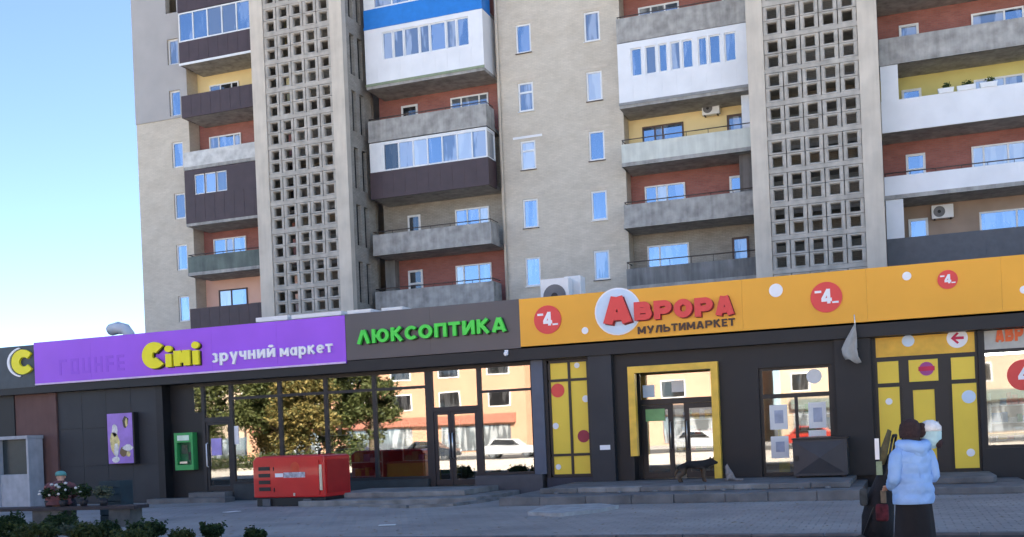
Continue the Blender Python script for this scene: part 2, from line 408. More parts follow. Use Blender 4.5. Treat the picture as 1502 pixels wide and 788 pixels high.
def glyph(ch, h):
    """list of outlines pairs: each stroke as (left side, right side, closed)"""
    if (ch, h) in _gl: return _gl[(ch, h)]
    res = []
    for st in strokes(ch, h):
        if st[0] == 'dot':
            c = [(st[1] + st[3] * math.cos(2 * math.pi * k / 16), st[2] + st[3] * math.sin(2 * math.pi * k / 16)) for k in range(16)]
            res.append(('poly', c)); continue
        pts, closed = st; n = len(pts); A, Bq = [], []
        for k in range(n):
            p = Vector(pts[k]); a = Vector(pts[k - 1]) if (k or closed) else None; b = Vector(pts[(k + 1) % n]) if (k < n - 1 or closed) else None
            d0 = (p - a).normalized() if a is not None else None; d1 = (b - p).normalized() if b is not None else None
            if d0 is None: d0 = d1
            if d1 is None: d1 = d0
            t = (d0 + d1).normalized(); nn = Vector((-t.y, t.x)); q = h / max(.45, nn.dot(Vector((-d0.y, d0.x))))
            A.append(tuple(p + nn * q)); Bq.append(tuple(p - nn * q))
        res.append(('ribbon', A, Bq, closed))
    xs = [p[0] for r_ in res for side_ in r_[1:3] if isinstance(side_, list) for p in side_]
    _gl[(ch, h)] = (res, min(xs), max(xs))
    return _gl[(ch, h)]
def letters(parent, text, x0, x1, base, cap, Y, material, bold=0.1, thick=0.04, gap=0.12, side=None, name='letter', rise=0.0, unit=1.0):
    """each letter its own solid mesh standing out from the board at y=Y; cap = letter height; side = separate dark return body behind the face"""
    s = cap / unit; widths = []
    for ch in text:
        widths.append(.3 if ch == ' ' else glyph(ch, bold)[2] - glyph(ch, bold)[1])
    sx = (x1 - x0) / (sum(widths) + gap * (len(text) - 1)); x = x0
    for k, ch in enumerate(text):
        if ch != ' ':
            res, gx0, gx1 = glyph(ch, bold); zm = base + rise * (x - x0) / max(1e-6, x1 - x0)
            def mk(dx, dz, ya, yb):
                mb = MB(); f = lambda p, y: (x + (p[0] - gx0) * sx + dx, y, zm + p[1] * s + dz)
                for idx, r_ in enumerate(res):
                    y0 = ya + .0015 * idx; i0 = len(mb.v)
                    if r_[0] == 'poly':
                        mb.prism([(f(p, 0)[0], f(p, 0)[2]) for p in r_[1]], y0, yb); continue
                    _, A, Bq, closed = r_; n = len(A)
                    for p, q in zip(A, Bq): mb.v += [f(p, y0), f(q, y0), f(p, yb), f(q, yb)]
                    for m_ in range(n if closed else n - 1):
                        a, b = i0 + 4 * m_, i0 + 4 * ((m_ + 1) % n)
                        mb.f += [(a, a + 1, b + 1, b), (a, b, b + 2, a + 2), (a + 1, a + 3, b + 3, b + 1)]; mb.sm += [False] * 3
                    if not closed:
                        e = i0 + 4 * (n - 1); mb.f += [(i0, i0 + 2, i0 + 3, i0 + 1), (e, e + 1, e + 3, e + 2)]; mb.sm += [False] * 2
                return mb
            o = mk(0, 0, Y - thick, Y - thick * .35 if side else Y).build(name, material, parent)
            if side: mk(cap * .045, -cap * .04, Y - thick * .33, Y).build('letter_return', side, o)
        x += (widths[k] + gap) * sx

# =================================================================== GROUND
g = MB().box(-400, 400, -400, 500, -0.6, -0.004)
g = g.build('ground', mat('asphalt', (0.075, 0.073, 0.072), 0.95, var=0.25, scale=0.6, bump=0.3, bscale=30)); tag(g, kind='structure')
# sunlit street and far pavement behind the camera
g = MB().box(-150, 120, -31, -16, 0.0, 0.004).build('road', mat('road_asphalt', (0.06, 0.06, 0.062), 0.9, var=0.2, scale=0.8)); tag(g, kind='structure')
g = MB().box(-150, 120, -42, -31, -0.004, 0.13).build('far_pavement', mat('far_paving', (0.3, 0.285, 0.27), 0.9, var=0.12, scale=0.8)); tag(g, kind='structure')
g = MB().box(-150, 120, -16, 9, -0.003, 0.0).build('square', mat('square_bounce_paving', (0.5, 0.44, 0.375), 0.9, var=0.14, scale=0.8)); tag(g, kind='structure')  # unseen paving, its pale warm colour chosen to bounce light onto the facade
# plaza in front of the shops
E_ = [G(-60, 800), G(540, 786), G(960, 784), G(1240, 782), G(1620, 778)]
PLAZAC = mat('plaza_bed', (0.28, 0.265, 0.25), 0.95, var=0.2, scale=1.0)
pl = MB().box(-45, 25, 13.0, 44, -0.002, 0.0)
pl = pl.build('pavement', PLAZAC); tag(pl, kind='structure')
def paver_mat():
    m = bpy.data.materials.new('pavers'); m.use_nodes = True; n = m.node_tree; b = n.nodes['Principled BSDF']; b.inputs['Roughness'].default_value = 0.85
    geo = n.nodes.new('ShaderNodeNewGeometry'); cr = n.nodes.new('ShaderNodeValToRGB')
    cr.color_ramp.elements[0].color = (0.31, 0.29, 0.268, 1); cr.color_ramp.elements[1].color = (0.335, 0.312, 0.29, 1)
    n.links.new(geo.outputs['Random Per Island'], cr.inputs[0])
    ns = n.nodes.new('ShaderNodeTexNoise'); ns.inputs['Scale'].default_value = 0.55; ns.inputs['Detail'].default_value = 6
    n.links.new(geo.outputs['Position'], ns.inputs['Vector'])
    c2 = n.nodes.new('ShaderNodeValToRGB'); c2.color_ramp.elements[0].position = 0.3; c2.color_ramp.elements[1].position = 0.7
    c2.color_ramp.elements[0].color = (0.72, 0.72, 0.72, 1); c2.color_ramp.elements[1].color = (1.1, 1.1, 1.1, 1)
    n.links.new(ns.outputs['Fac'], c2.inputs[0])
    mx = n.nodes.new('ShaderNodeMix'); mx.data_type = 'RGBA'; mx.blend_type = 'MULTIPLY'; mx.inputs[0].default_value = 1
    n.links.new(cr.outputs[0], mx.inputs[6]); n.links.new(c2.outputs[0], mx.inputs[7]); n.links.new(mx.outputs[2], b.inputs['Base Color'])
    return m
pv = MB()
S_ = 0.25; y = 15.6; row = 0
while y < 27.0:
    x = -30 + (S_ / 2 if row % 2 else 0)
    while x < 6.5:
        t = random.uniform(0.008, 0.011); a, b, c, d = x + 0.006, x + S_ - 0.006, y + 0.006, y + S_ - 0.006
        i = len(pv.v)
        pv.v += [(a, c, 0.002), (b, c, 0.002), (b, d, 0.002), (a, d, 0.002), (a + .008, c + .008, t), (b - .008, c + .008, t + random.uniform(-.001, .001)), (b - .008, d - .008, t), (a + .008, d - .008, t)]
        for q in ((4, 5, 6, 7), (0, 1, 5, 4), (1, 2, 6, 5), (2, 3, 7, 6), (3, 0, 4, 7)): pv.f.append(tuple(i + k for k in q)); pv.sm.append(False)
        x += S_
    y += S_; row += 1
o = pv.build('paving_stones', paver_mat(), pl); tag(o, kind='stuff')
# kerb and earth strip at the near edge
kerb = thing('kerb', (-10, 15.4, 0), 'low grey kerb along the near edge of the paving', 'kerb')
KM = mat('kerb_concrete', (0.16, 0.15, 0.15), 0.9, var=0.3, scale=3)
x = -30.0
while x < 6.4:
    MB().box(x, x + 0.98, 15.38, 15.54, -0.05, 0.05).build('kerb_stone', KM, kerb); x += 1.0
soil = MB().box(-45, 25, 9.0, 15.37, 0.001, 0.02).build('soil_bed', mat('soil', (0.045, 0.04, 0.035), 1.0, var=0.4, scale=3, bump=0.6, bscale=12)); tag(soil, kind='structure')

# =================================================================== APARTMENT TOWER
T, F_, S, B = 47.5, 46.4, 44.8, 48.4          # wall, balcony front, stair tower front, recessed back wall
FH = 2.765; TOP = 40.0  # unseen upper height, raised so the tower's shade covers the plaza
zb = lambda k: 7.92 + FH * k
tower = thing('apartment_block', (-16, T, 0), 'tall beige brick apartment block with balconies and two pierced stair towers', 'apartment block')
holes_flat, holes_left = [], []
for k in range(0, 9):
    zc = 9.345 + FH * k - 0.0
    holes_flat += [(-16.26, -15.5, zc - .69, zc + .69), (-12.9, -12.14, zc - .69, zc + .69)]
for k in range(-1, 9):
    zc = 9.2 + FH * k
    holes_left.append((-36.1, -35.4, zc - .69, zc + .69))
mb = MB(); wall_with_openings(mb, -38.35, -34.95, 0, TOP, T, holes_left, 0.3)
wall_with_openings(mb, -17.3, -11.2, 0, TOP, T, holes_flat, 0.3)
wall_with_openings(mb, 6.9, 42, 0, TOP, T, [], 0.3)  # unseen right end, drawn long to keep the plaza in shade
# sides, back, roof and the recess reveals
mb.face([(-38.35, T, 0), (-38.35, T, TOP), (-38.35, 61, TOP), (-38.35, 61, 0)])
mb.face([(42, T, 0), (42, 61, 0), (42, 61, TOP), (42, T, TOP)])
mb.face([(42, 61, 0), (-38.35, 61, 0), (-38.35, 61, TOP), (42, 61, TOP)])
mb.face([(-38.35, T, TOP), (42, T, TOP), (42, 61, TOP), (-38.35, 61, TOP)])
for x in (-34.95, -17.3, -11.2, 6.9): mb.face([(x, T, 0), (x, B, 0), (x, B, TOP), (x, T, TOP)])
mb.build('wall', BRICK, tower)
# grey insulated patch at the upper left
mb = MB(); wall_with_openings(mb, -38.36, -34.94, 19.45, TOP, T - 0.05, [h for h in holes_left if h[2] > 19.4], 0.049)
mb.face([(-38.36, T - .05, 19.45), (-38.36, T, 19.45), (-34.94, T, 19.45), (-34.94, T - .05, 19.45)])
mb.build('insulation_cladding', RENDER, tower)
# windows of the flat wall
for i, h in enumerate(holes_flat):
    if h[2] > 22.5: continue
    cyc = [PANE_B, PANE_G, PANE_B, PANE_B, PANE_C, PANE_B, PANE_G, PANE_C, PANE_B, PANE_G]
    w = window(tower, h[0], h[1], h[2], h[3], T + 0.05, fw=0.085, glass=[cyc[i % 10]], tops=(0,) if i in (4, 6) else ())
    MB().box(h[0] - .03, h[1] + .03, T - 0.07, T + 0.05, h[2] - .035, h[2] - .002).build('sill', RAILM if i % 3 else PVC, w)
    MB().box(h[0] - .35, h[1] + .35, T - 0.012, T + 0.0, h[3] + .12, h[3] + .23).build('lintel', WHITE if i == 4 else CONCL, tower)
for i, h in enumerate(holes_left):
    if h[2] > 22.5 or h[2] < 5: continue
    window(tower, h[0], h[1], h[2], h[3], T + 0.08, fw=0.08, glass=[PANE_B if i % 3 else PANE_G])
# blind windows further right, outside the picture, are left out

# recessed back walls floor by floor
def back(x0, x1, mats, kmin=-1, kmax=9):
    for k in range(kmin, kmax):
        m_ = mats.get(k, GREYBR if k % 2 else REDBR)
        z0 = zb(k) + 0.2 if k > kmin else 0.0
        MB().box(x0, x1, B, B + 0.25, z0, zb(k + 1) + 0.199).build('back_wall', m_, tower)
back(-34.94, -29.16, {0: PINKW, 1: REDBR, 2: REDBR, 3: REDBR, 4: YELW, 5: YELW})
back(-24.05, -17.31, {0: REDBR, 1: GREYBR, 2: GREYBR, 3: REDBR, 4: REDBR, 5: REDBR})
back(-11.19, -5.23, {0: GREYBR, 1: REDBR, 2: YELW, 3: REDBR, 4: REDBR, 5: GREYBR})
back(-0.09, 6.89, {0: TANW, 1: REDBR, 2: OLIW, 3: REDBR, 4: REDBR, 5: GREYBR})
# bay windows and balcony doors (upper halves show above the parapets)
wb = lambda k, x0, x1, p, fm=PVC, gl=None, zt=2.22, z0=1.0, tops=(): window(tower, x0, x1, zb(k) + z0, zb(k) + zt, B - 0.06, p, fm, gl, tops=tops)
def door(k, x0, x1, fm=PVC, gl=PANE_D, zt=2.22, tops=()):
    return window(tower, x0, x1, zb(k) + 0.22, zb(k) + zt, B - 0.06, (1.0,), fm, gl, fw=0.1, name='balcony_door', tops=tops)
wb(0, -34.1, -32.3, (0.8, 1), BRFR, [PANE_C, PANE_B]); wb(1, -34.3, -32.25, (1, .6, 1), PVC, [PANE_B, PANE_G, PANE_B])
wb(3, -34.3, -32.3, (.7, 1.1, .5), PVC, [PANE_G, PANE_B, PANE_G]); wb(4, -34.15, -32.3, (.8, .8, .5), PVC, [PANE_G, PANE_D, PANE_D])
wb(0, -20.2, -18.3, (.6, 1.1, .9), PVC, [PANE_C, PANE_B, PANE_B]); door(0, -22.8, -22.0, PVC, PANE_D, tops=(0,))
wb(1, -20.1, -18.3, (1, 1, .8), PVC, [PANE_B, PANE_B, PANE_C]); door(1, -22.7, -22.0, PVC, PANE_D)
wb(3, -20.1, -18.1, (.6, 1, .5), PVC, [PANE_G, PANE_G, PANE_G]); door(3, -22.8, -21.9, PVC, PANE_D)
wb(0, -10.54, -8.6, (.6, 1.4), PVC, [PANE_B, PANE_B]); door(0, -6.65, -5.9, BRFR, PANE_G)
wb(1, -10.54, -8.66, (.8, .7, 1.2), PVC, [PANE_B, PANE_C, PANE_B]); door(1, -6.65, -6.0, PVC, PANE_B, tops=(0,))
wb(2, -10.54, -8.62, (.8, .5, 1.3), BRFR, [PANE_B, PANE_G, PANE_B]); door(2, -6.65, -5.9, BRFR, PANE_G)
wb(4, -10.5, -8.6, (.9, 1, 1), PVC, [PANE_G, PANE_G, PANE_B]); door(4, -6.65, -5.9, PVC, PANE_B)
wb(0, 3.6, 5.9, (1.6, 1), PVC, [PANE_B, PANE_B]); door(0, .82, 1.6, PVC, PANE_B)
wb(1, 3.4, 5.9, (.5, 1, 1.2), PVC, [PANE_C, PANE_C, PANE_C]); door(1, .82, 1.6, PVC, PANE_B, tops=(0,))
wb(2, 3.6, 5.5, (1.6, 1), PVC, [PANE_C, PANE_G]); door(2, .76, 1.55, PVC, PANE_B, tops=())
wb(3, 3.6, 5.6, (1.7, 1), PVC, [PANE_G, PANE_B]); door(3, .76, 1.55, PVC, PANE_G, tops=(0,))

# balconies
def balcony(x0, x1, k, pm, label, ph=1.12, glaz=None, closed=None, rail=None, slabm=CONC, ends=(True, True), inset=0.0, slabproud=0.0, edge=None):
    """slab + parapet (front and visible ends); glaz = glazing strip above; closed = full-height box with set-in windows"""
    z = zb(k); zt = z + ph; y0 = F_ + inset
    fullh = FH - 0.02
    mb = MB()
    pb = z - 0.02 if closed else z + 0.0
    if closed:
        wz0, wz1, wins = closed
        hs = [(a, b, z + wz0, z + wz1) for a, b in wins]
        wall_with_openings(mb, x0, x1, pb, z + fullh, y0, hs, 0.12)
        zt_ = z + fullh
        for xx, e in ((x0, ends[0]), (x1, ends[1])):
            mb.face([(xx, y0, pb), (xx, B - .01, pb), (xx, B - .01, zt_), (xx, y0, zt_)])
        mb.face([(x0, y0, zt_), (x1, y0, zt_), (x1, B - .01, zt_), (x0, B - .01, zt_)])
    else:
        mb.box(x0, x1, y0, y0 + 0.08, pb + 0.0, zt)
        if ends[0]: mb.box(x0, x0 + 0.08, y0 + 0.081, T - 0.01, pb, zt)
        if ends[1]: mb.box(x1 - 0.08, x1, y0 + 0.081, T - 0.01, pb, zt)
    o = mb.build('balcony', pm, tower)
    o['label'] = label
    e = 0.03 + slabproud
    MB().box(x0 + .01 - slabproud, x1 - .01, y0 + 0.09 if (closed or not slabproud) else y0 - slabproud, B - 0.003, z + (0.0 if slabproud else 0.004) - .0, z + 0.17).build('slab', slabm, o) if not closed else \
        MB().box(x0 + .004, x1 - .004, y0 + 0.004, B - 0.003, z - 0.16, z - 0.021).build('slab', slabm, o)
    if pm in (BROWN, WHITE, DKGREY):            # cover strips over the joints of the cladding sheets
        n_s = round((x1 - x0) / .62); zz = z + (closed[0] - .06 if closed else ph - .03)
        for i_ in range(1, n_s):
            q_ = x0 + (x1 - x0) * i_ / n_s
            MB().box(q_ - .012, q_ + .012, y0 - .009, y0 - .001, z + .1, zz).build('cover_strip', pm, o)
    if edge:
        MB().box(x0 - .02, x1 + .02, y0 - .03, y0 - .002, z - 0.03, z + 0.09).build('slab_edge', edge, o)
    if closed:
        wz0, wz1, wins = closed
        for a, b in wins: window_sub(o, a, b, z + wz0, z + wz1, y0 + 0.05)
    if glaz:
        n, wht, gl, solid = glaz
        z1 = z + fullh - 0.02; mbf = MB(); fw = 0.07
        a0, b0 = x0 + 0.02, x1 - 0.02
        s0 = a0
        if solid: mbf.box(a0, a0 + solid, y0 + 0.012, y0 + 0.075, zt + fw + .001, z1 - fw - .001); s0 = a0 + solid
        mbf.box(a0, b0, y0 + 0.01, y0 + 0.08, zt + .001, zt + fw).box(a0, b0, y0 + 0.01, y0 + 0.08, z1 - fw - wht, z1)
        xs = [s0 + (b0 - s0) * i / n for i in range(n + 1)]
        for i, x in enumerate(xs):
            if i == 0 and solid: continue
            p, q = (x, x + fw) if i == 0 else ((x - fw, x) if i == n else (x - fw / 2, x + fw / 2))
            mbf.box(p, q, y0 + 0.01, y0 + 0.08, zt + fw, z1 - fw - wht)
        mbf.box(b0 - .07, b0, y0 + .081, T - .02, zt + .001, zt + fw).box(b0 - .07, b0, y0 + .081, T - .02, z1 - fw - wht, z1).box(b0 - .07, b0, T - .09, T - .02, zt + fw, z1 - fw - wht)
        mbf.build('glazing_frame', PVC, o)
        for i in range(n):
            MB().box(xs[i] + .03, xs[i + 1] - .03, y0 + .04, y0 + .046, zt + fw - .01, z1 - fw - wht + .01).build('pane', gl[i % len(gl)], o)
        MB().box(b0 - .04, b0 - .034, y0 + .09, T - .09, zt + fw - .01, z1 - fw - wht + .01).build('pane', PANE_C, o)
    if rail:
        mbr = MB(); zr = zt + rail
        mbr.tube([(x0 + .03, T - .1, zr), (x0 + .03, y0 + .04, zr), (x1 - .03, y0 + .04, zr)] + ([(x1 - .03, T - .1, zr)] if ends[1] else []), 0.025, 6)
        nn = max(2, int((x1 - x0) / 0.95))
        for i in range(nn + 1):
            x = x0 + .05 + (x1 - x0 - .1) * i / nn
            mbr.tube([(x, y0 + .04, zt - .02), (x, y0 + .04, zr)], 0.014, 5)
        mbr.build('rail', RAILM, o)
    return o
def window_sub(o, a, b, c, d, Y):
    fw = 0.055; mb = MB().box(a, b, Y, Y + .06, c, c + fw).box(a, b, Y, Y + .06, d - fw, d).box(a, a + fw, Y, Y + .06, c + fw, d - fw).box(b - fw, b, Y, Y + .06, c + fw, d - fw)
    mb.build('window_frame', PVC, o)
    MB().box(a + fw, b - fw, Y + .025, Y + .032, c + fw, d - fw).build('pane', random.choice([PANE_B, PANE_G, PANE_B, PANE_G]), o)
AX0, AX1, BX0, BX1, CX0, CX1, DX0, DX1 = -34.55, -29.16, -23.7, -17.5, -11.1, -5.24, -0.08, 6.8
# bay beside the left stair tower
balcony(AX0, AX1, 0, BROWN, 'dark brown clad balcony parapet above the purple sign', 1.05, ends=(True, False))
balcony(AX0, AX1, 1, GREENP, 'murky green sheet balcony parapet', 1.0, ends=(True, False), rail=0.1, slabproud=0.02)
balcony(AX0, AX1, 2, BROWN, 'fully enclosed brown balcony with one white window', closed=(1.45, 2.5, [(-33.95, -33.32), (-33.3, -32.62), (-32.6, -31.95)]), ends=(True, False))
balcony(AX0, AX1, 3, mat('patchy_white_panel', (0.6, 0.59, 0.57), 0.8, var=0.25, scale=2.5), 'patchy white balcony parapet', 0.95, ends=(True, False), slabproud=0.02)
balcony(AX0, AX1, 4, BROWN, 'dark brown balcony parapet below a yellow plastered wall', 1.15, ends=(True, False))
balcony(AX0, AX1, 5, BROWN, 'brown balcony parapet with five white framed panes above', 1.2, glaz=(6, 0.0, [PANE_B, PANE_B, PANE_G, PANE_G, PANE_B, PANE_D], 0), ends=(True, False), edge=PVC)
balcony(AX0, AX1, 6, BROWN, 'topmost brown balcony parapet', 1.2, ends=(True, False))
# bay between the left stair tower and the flat wall
balcony(BX0, BX1, 0, CONC, 'grey concrete balcony parapet just above the grey sign', 1.0, rail=0.14, slabproud=0.02)
balcony(BX0, BX1, 1, CONC, 'stained grey concrete balcony parapet with thin rail', 1.02, rail=0.14, slabproud=0.02)
balcony(BX0, BX1, 2, BROWN, 'balcony with dark brown parapet and white glazing', 1.3, glaz=(7, 0.08, [PANE_D, PANE_G, PANE_C, PANE_B, PANE_G, PANE_C, PANE_G], 0.8))
balcony(BX0, BX1, 3, CONC, 'weathered concrete balcony parapet before a red wall', 1.05, rail=0.1, slabproud=0.02)
balcony(BX0, BX1, 4, WHITE, 'big white enclosed balcony below a blue sheet edge', closed=(1.15, 2.5, [(-22.75, -22.2), (-22.17, -21.62), (-21.59, -20.8), (-20.77, -20.25), (-20.22, -19.4), (-19.37, -18.85), (-18.82, -18.2)]), edge=mat('greenish_edge', (0.25, 0.3, 0.2), 0.7))
balcony(BX0, BX1, 5, BLUEP, 'balcony with bright blue sheet metal parapet', 0.95, glaz=(6, 0.0, [PANE_G, PANE_B], 0.6), edge=BLUEP)
# bay between the flat wall and the right stair tower
balcony(CX0, CX1, 0, CONCD, 'dark stained concrete balcony parapet above the orange sign', 0.95, rail=0.3, ends=(True, False), slabproud=0.02)
balcony(CX0, CX1, 1, CONC, 'mottled concrete balcony parapet with rusty rail', 1.05, rail=0.12, ends=(True, False), slabproud=0.04)
balcony(CX0, CX1, 2, PALEG, 'pale green balcony parapet before a yellow wall', 1.0, rail=0.2, ends=(True, False), slabproud=0.02)
balcony(CX0, CX1, 3, WHITE, 'white enclosed balcony with eight narrow windows', closed=(1.2, 2.45, [(-10.5, -10.0), (-9.85, -9.35), (-9.25, -8.85), (-8.72, -8.27), (-8.2, -7.72), (-7.5, -7.1), (-7.02, -6.52), (-6.35, -5.85)]), ends=(True, False), edge=mat('grey_edge', (0.28, 0.28, 0.28), 0.7))
balcony(CX0, CX1, 4, CONC, 'old concrete balcony parapet with red wall behind', 1.1, rail=0.08, ends=(True, False), slabproud=0.02)
balcony(CX0, CX1, 5, CONC, 'concrete balcony parapet at the top of the middle right bay', 1.1, ends=(True, False))
# bay right of the right stair tower
balcony(DX0, DX1, 0, DKGREY, 'dark grey clad balcony parapet', 1.15, ends=(False, True))
balcony(DX0, DX1, 1, WHITE, 'white balcony parapet with rusty rail and a beige slab edge', 0.95, rail=0.14, ends=(False, True), slabproud=0.03)
balcony(DX0, DX1, 2, WHITE, 'tall white balcony parapet carrying flower boxes', 1.3, ends=(False, True))
balcony(DX0, DX1, 3, CONC, 'grey concrete balcony parapet at the right edge', 1.1, ends=(False, True), slabproud=0.02)
balcony(DX0, DX1, 4, CONC, 'topmost concrete balcony parapet at the right edge', 1.1, ends=(False, True), slabproud=0.02)
# white wind screens at the balcony ends
MB().box(-0.06, 0.62, F_ + .02, F_ + .07, zb(2) + 1.301, zb(3) - .01).build('side_screen', WHITE, tower)
MB().box(-0.06, 0.62, F_ + .02, F_ + .07, zb(0) + 1.151, zb(1) - .01).build('side_screen', WHITE, tower)
MB().box(-5.8, -5.26, F_ + .5, F_ + .55, zb(2) + 0.2, zb(3) - .2).build('side_screen', WHITE, tower)
MB().box(-6.0, -5.26, F_ + .5, F_ + .55, zb(1) + 0.2, zb(2) - .01).build('side_screen', mat('weathered_planks', (0.16, 0.14, 0.13), 0.9, var=0.4, scale=2, streak=0.7), tower)
MB().box(-23.84, -23.3, B - .5, B - .02, zb(0) + 0.2, zb(1) - .01).build('side_screen', CONCD, tower)

# stair towers: fins, beams, hollow core and pierced blocks
CW, RH, PITCH = 0.74, 0.60, FH / 2
def block_mesh():
    mb = MB(); w, h, hw, hh, hz = CW / 2 - 0.02, RH / 2 - 0.01, 0.19, 0.2, 0.0
    def ring(hx, hzz, y): return [(-hx, y, -hzz), (hx, y, -hzz), (hx, y, hzz), (-hx, y, hzz)]
    o0 = ring(w, h, 0); i0 = ring(hw + .035, hh + .035, 0); i1 = ring(hw, hh, 0.06); i2 = ring(hw, hh, 0.22); o2 = ring(w, h, 0.22)
    for A, Bq in ((o0, i0), (i0, i1), (i1, i2), (i2, o2), (o2, o0)):
        for k in range(4):
            j = (k + 1) % 4; mb.face([A[k], A[j], Bq[j], Bq[k]])
    me = bpy.data.meshes.new('screen_block'); me.from_pydata(mb.v, [], mb.f); me.materials.append(SCREENC)
    return me
BLK = block_mesh()
def stair(xl, xr, sl, sr):
    mb = MB()
    mb.box(xl, sl, S, S + 0.4, 0, TOP + 1.5); mb.box(sr, xr, S, S + 0.4, 0, TOP + 1.5)
    mb.build('stair_fin', CONCL, tower)
    mb = MB()
    # left side wall, right side wall with slot windows (as openings), back wall
    mb.box(xl + .02, xl + .27, S + .401, T + .05, 0, TOP + 1.5)
    mb.box(xl + .271, xr - .271, B - .3, B - .1, 0, TOP + 1.5)
    mb.build('stair_wall', GREYBR, tower)
    mb = MB()
    ys = [(45.55, 46.0), (46.35, 46.8)]
    zed = [0.0]
    for k in range(-1, 10):
        z0, z1 = zb(k) + .45, zb(k) + 2.45
        # solid band below the slots, then piers between them
        mb.box(xr - .27, xr - .02, S + .401, T + .05, zed[-1], z0)
        mb.box(xr - .269, xr - .021, S + .401, ys[0][0], z0, z1); mb.box(xr - .269, xr - .021, ys[0][1], ys[1][0], z0, z1); mb.box(xr - .269, xr - .021, ys[1][1], T + .05, z0, z1)
        zed.append(z1)
    mb.box(xr - .27, xr - .02, S + .401, T + .05, zed[-1], TOP + 1.5)
    mb.build('stair_wall', GREYBR, tower)
    if xl < -20:
        for k in range(0, 6):
            for a, b in ys:
                MB().box(xr - .2, xr - .19, a, b, zb(k) + .45, zb(k) + 2.45).build('slot_pane', PANE_D, tower)
    for k in range(-3, 24):
        zc = zb(0) + PITCH * k
        MB().box(sl + .001, sr - .001, S + .05, S + .28, zc - .09, zc + .085).build('screen_beam', SCREENC, tower)
        if zc > 23.5 or zc < 4.5:
            MB().box(sl + .002, sr - .002, S + .1, S + .28, zc + .0851, zc + PITCH - .0901).build('screen_infill', SCREENC, tower)
            continue
        for r in (0, 1):
            for c in range(5):
                o = bpy.data.objects.new('screen_block', BLK); col.objects.link(o)
                put(o, (sl + CW * (c + .5), S + 0.06 + random.uniform(-.008, .008), zc + .085 + RH * (r + .5)), tower)
    # landings inside, half a floor apart
    for k in range(0, 12):
        zc = zb(0) + PITCH * k
        y0, y1 = (S + .5, S + 1.6) if k % 2 else (S + 1.9, B - .31)
        MB().box(xl + .28, xr - .28, y0, y1, zc - .08, zc + .06).build('landing', CONC, tower)
stair(-29.15, -24.06, -28.42, -24.72)
stair(-5.22, -0.10, -4.55, -0.85)
MB().tube([(-17.18, T - .1, 5.0), (-17.18, T - .1, TOP)], 0.06, 8).build('drainpipe', CONCL, tower)

# =================================================================== SHOP BUILDING
Q, WQ = 26.7, 27.0
ZB, ZT = 3.95, 5.24
shop = thing('shop_building', (-8, 30, 0), 'long low dark shop building along the foot of the apartment block', 'shop building')
RF = mat('roof_felt', (0.12, 0.12, 0.12), 0.95)
MB().box(-31, 20, Q + .13, T - 2.8, 4.75, 5.0).build('roof', RF, shop)
MB().box(-31, 20, Q + .02, WQ + .6, 3.62, 3.93).build('eaves_beam', ANTHR2, shop)
mb = MB()
mb.box(-31, -30.8, WQ + .7, 44.6, 0, 4.749); mb.box(19.8, 20, WQ + .7, 44.6, 0, 4.749); mb.box(-30.799, 19.799, 36.0, 36.2, 0, 4.749)
mb.build('wall', ANTHR, shop)
MB().box(-30.79, 19.79, WQ + .75, 35.99, 0.02, 0.3).build('inner_floor', mat('shop_floor', (0.3, 0.27, 0.24), 0.5), shop)
INW = mat('shop_inner_wall', (0.42, 0.33, 0.22), 0.8, var=0.1)
# left end: column, brown wall, panelled wall
MB().box(-31, -27.15, WQ, WQ + .5, 0, 3.619).build('end_pier', ANTHR2, shop)
MB().box(-27.149, -25.65, WQ + .04, WQ + .5, 0, 3.619).build('brown_wall', BROWNW, shop)
MB().box(-25.65, -25.36, WQ - .06, WQ + .5, 0, 3.619).build('brown_pier', BROWNW, shop)
MB().box(-25.359, -21.5, WQ + .06, WQ + .5, 0, 3.619).build('panel_backing', ANTHR2, shop)
for r in range(3):
    for c in range(4):
        a = -25.34 + .96 * c; z0 = .02 + 1.2 * r
        MB().box(a, a + .952, WQ + random.uniform(0, .006), WQ + .055, z0, z0 + 1.192).build('wall_panel', ANTHR, shop)
MB().box(-21.499, -19.96, WQ + .35, WQ + .6, 0, 3.619).build('recess_wall', ANTHR2, shop)
MB().box(-21.498, -21.25, WQ - .02, WQ + .349, 0, 3.618).build('recess_pier', ANTHR2, shop)
# purple shop glazing: mullions, transoms, panes
GY = WQ + .22
xs = [-19.95, -18.94, -17.23, -15.67, -14.08, -12.41]
fr = MB()
fr.box(-20.3, -12.35, GY, GY + .1, 3.52, 3.619)
for i, x in enumerate(xs): fr.box(x - .055, x + .055, GY - .001, GY + .101, .30, 3.52)
for i in range(1, 5): fr.box(xs[i] + .055, xs[i + 1] - .055, GY, GY + .1, 3.06, 3.14)
fr.box(xs[0] + .055, xs[1] - .055, GY, GY + .1, 2.42, 2.56)
for i in range(1, 5): fr.box(xs[i] + .055, xs[i + 1] - .055, GY, GY + .1, .5, .58)
fr.build('glazing_frame', FRAMEM, shop)
MB().box(-18.88, -12.42, GY - .12, GY + .12, 0, .498).build('plinth', mat('dark_teal_plinth', (0.035, 0.045, 0.05), 0.6, var=0.15), shop)
for i in range(1, 5):
    MB().box(xs[i] + .055, xs[i + 1] - .055, GY + .05, GY + .058, .58, 3.06).build('pane', SHOPGL, shop)
    MB().box(xs[i] + .055, xs[i + 1] - .055, GY + .05, GY + .058, 3.14, 3.52).build('pane', SHOPGL, shop)
MB().box(xs[0] + .055, xs[1] - .055, GY + .05, GY + .058, 2.56, 3.52).build('pane', SHOPGL, shop)
MB().box(-20.29, xs[0] - .055, GY + .05, GY + .058, 2.75, 3.52).build('pane', SHOPGL, shop)
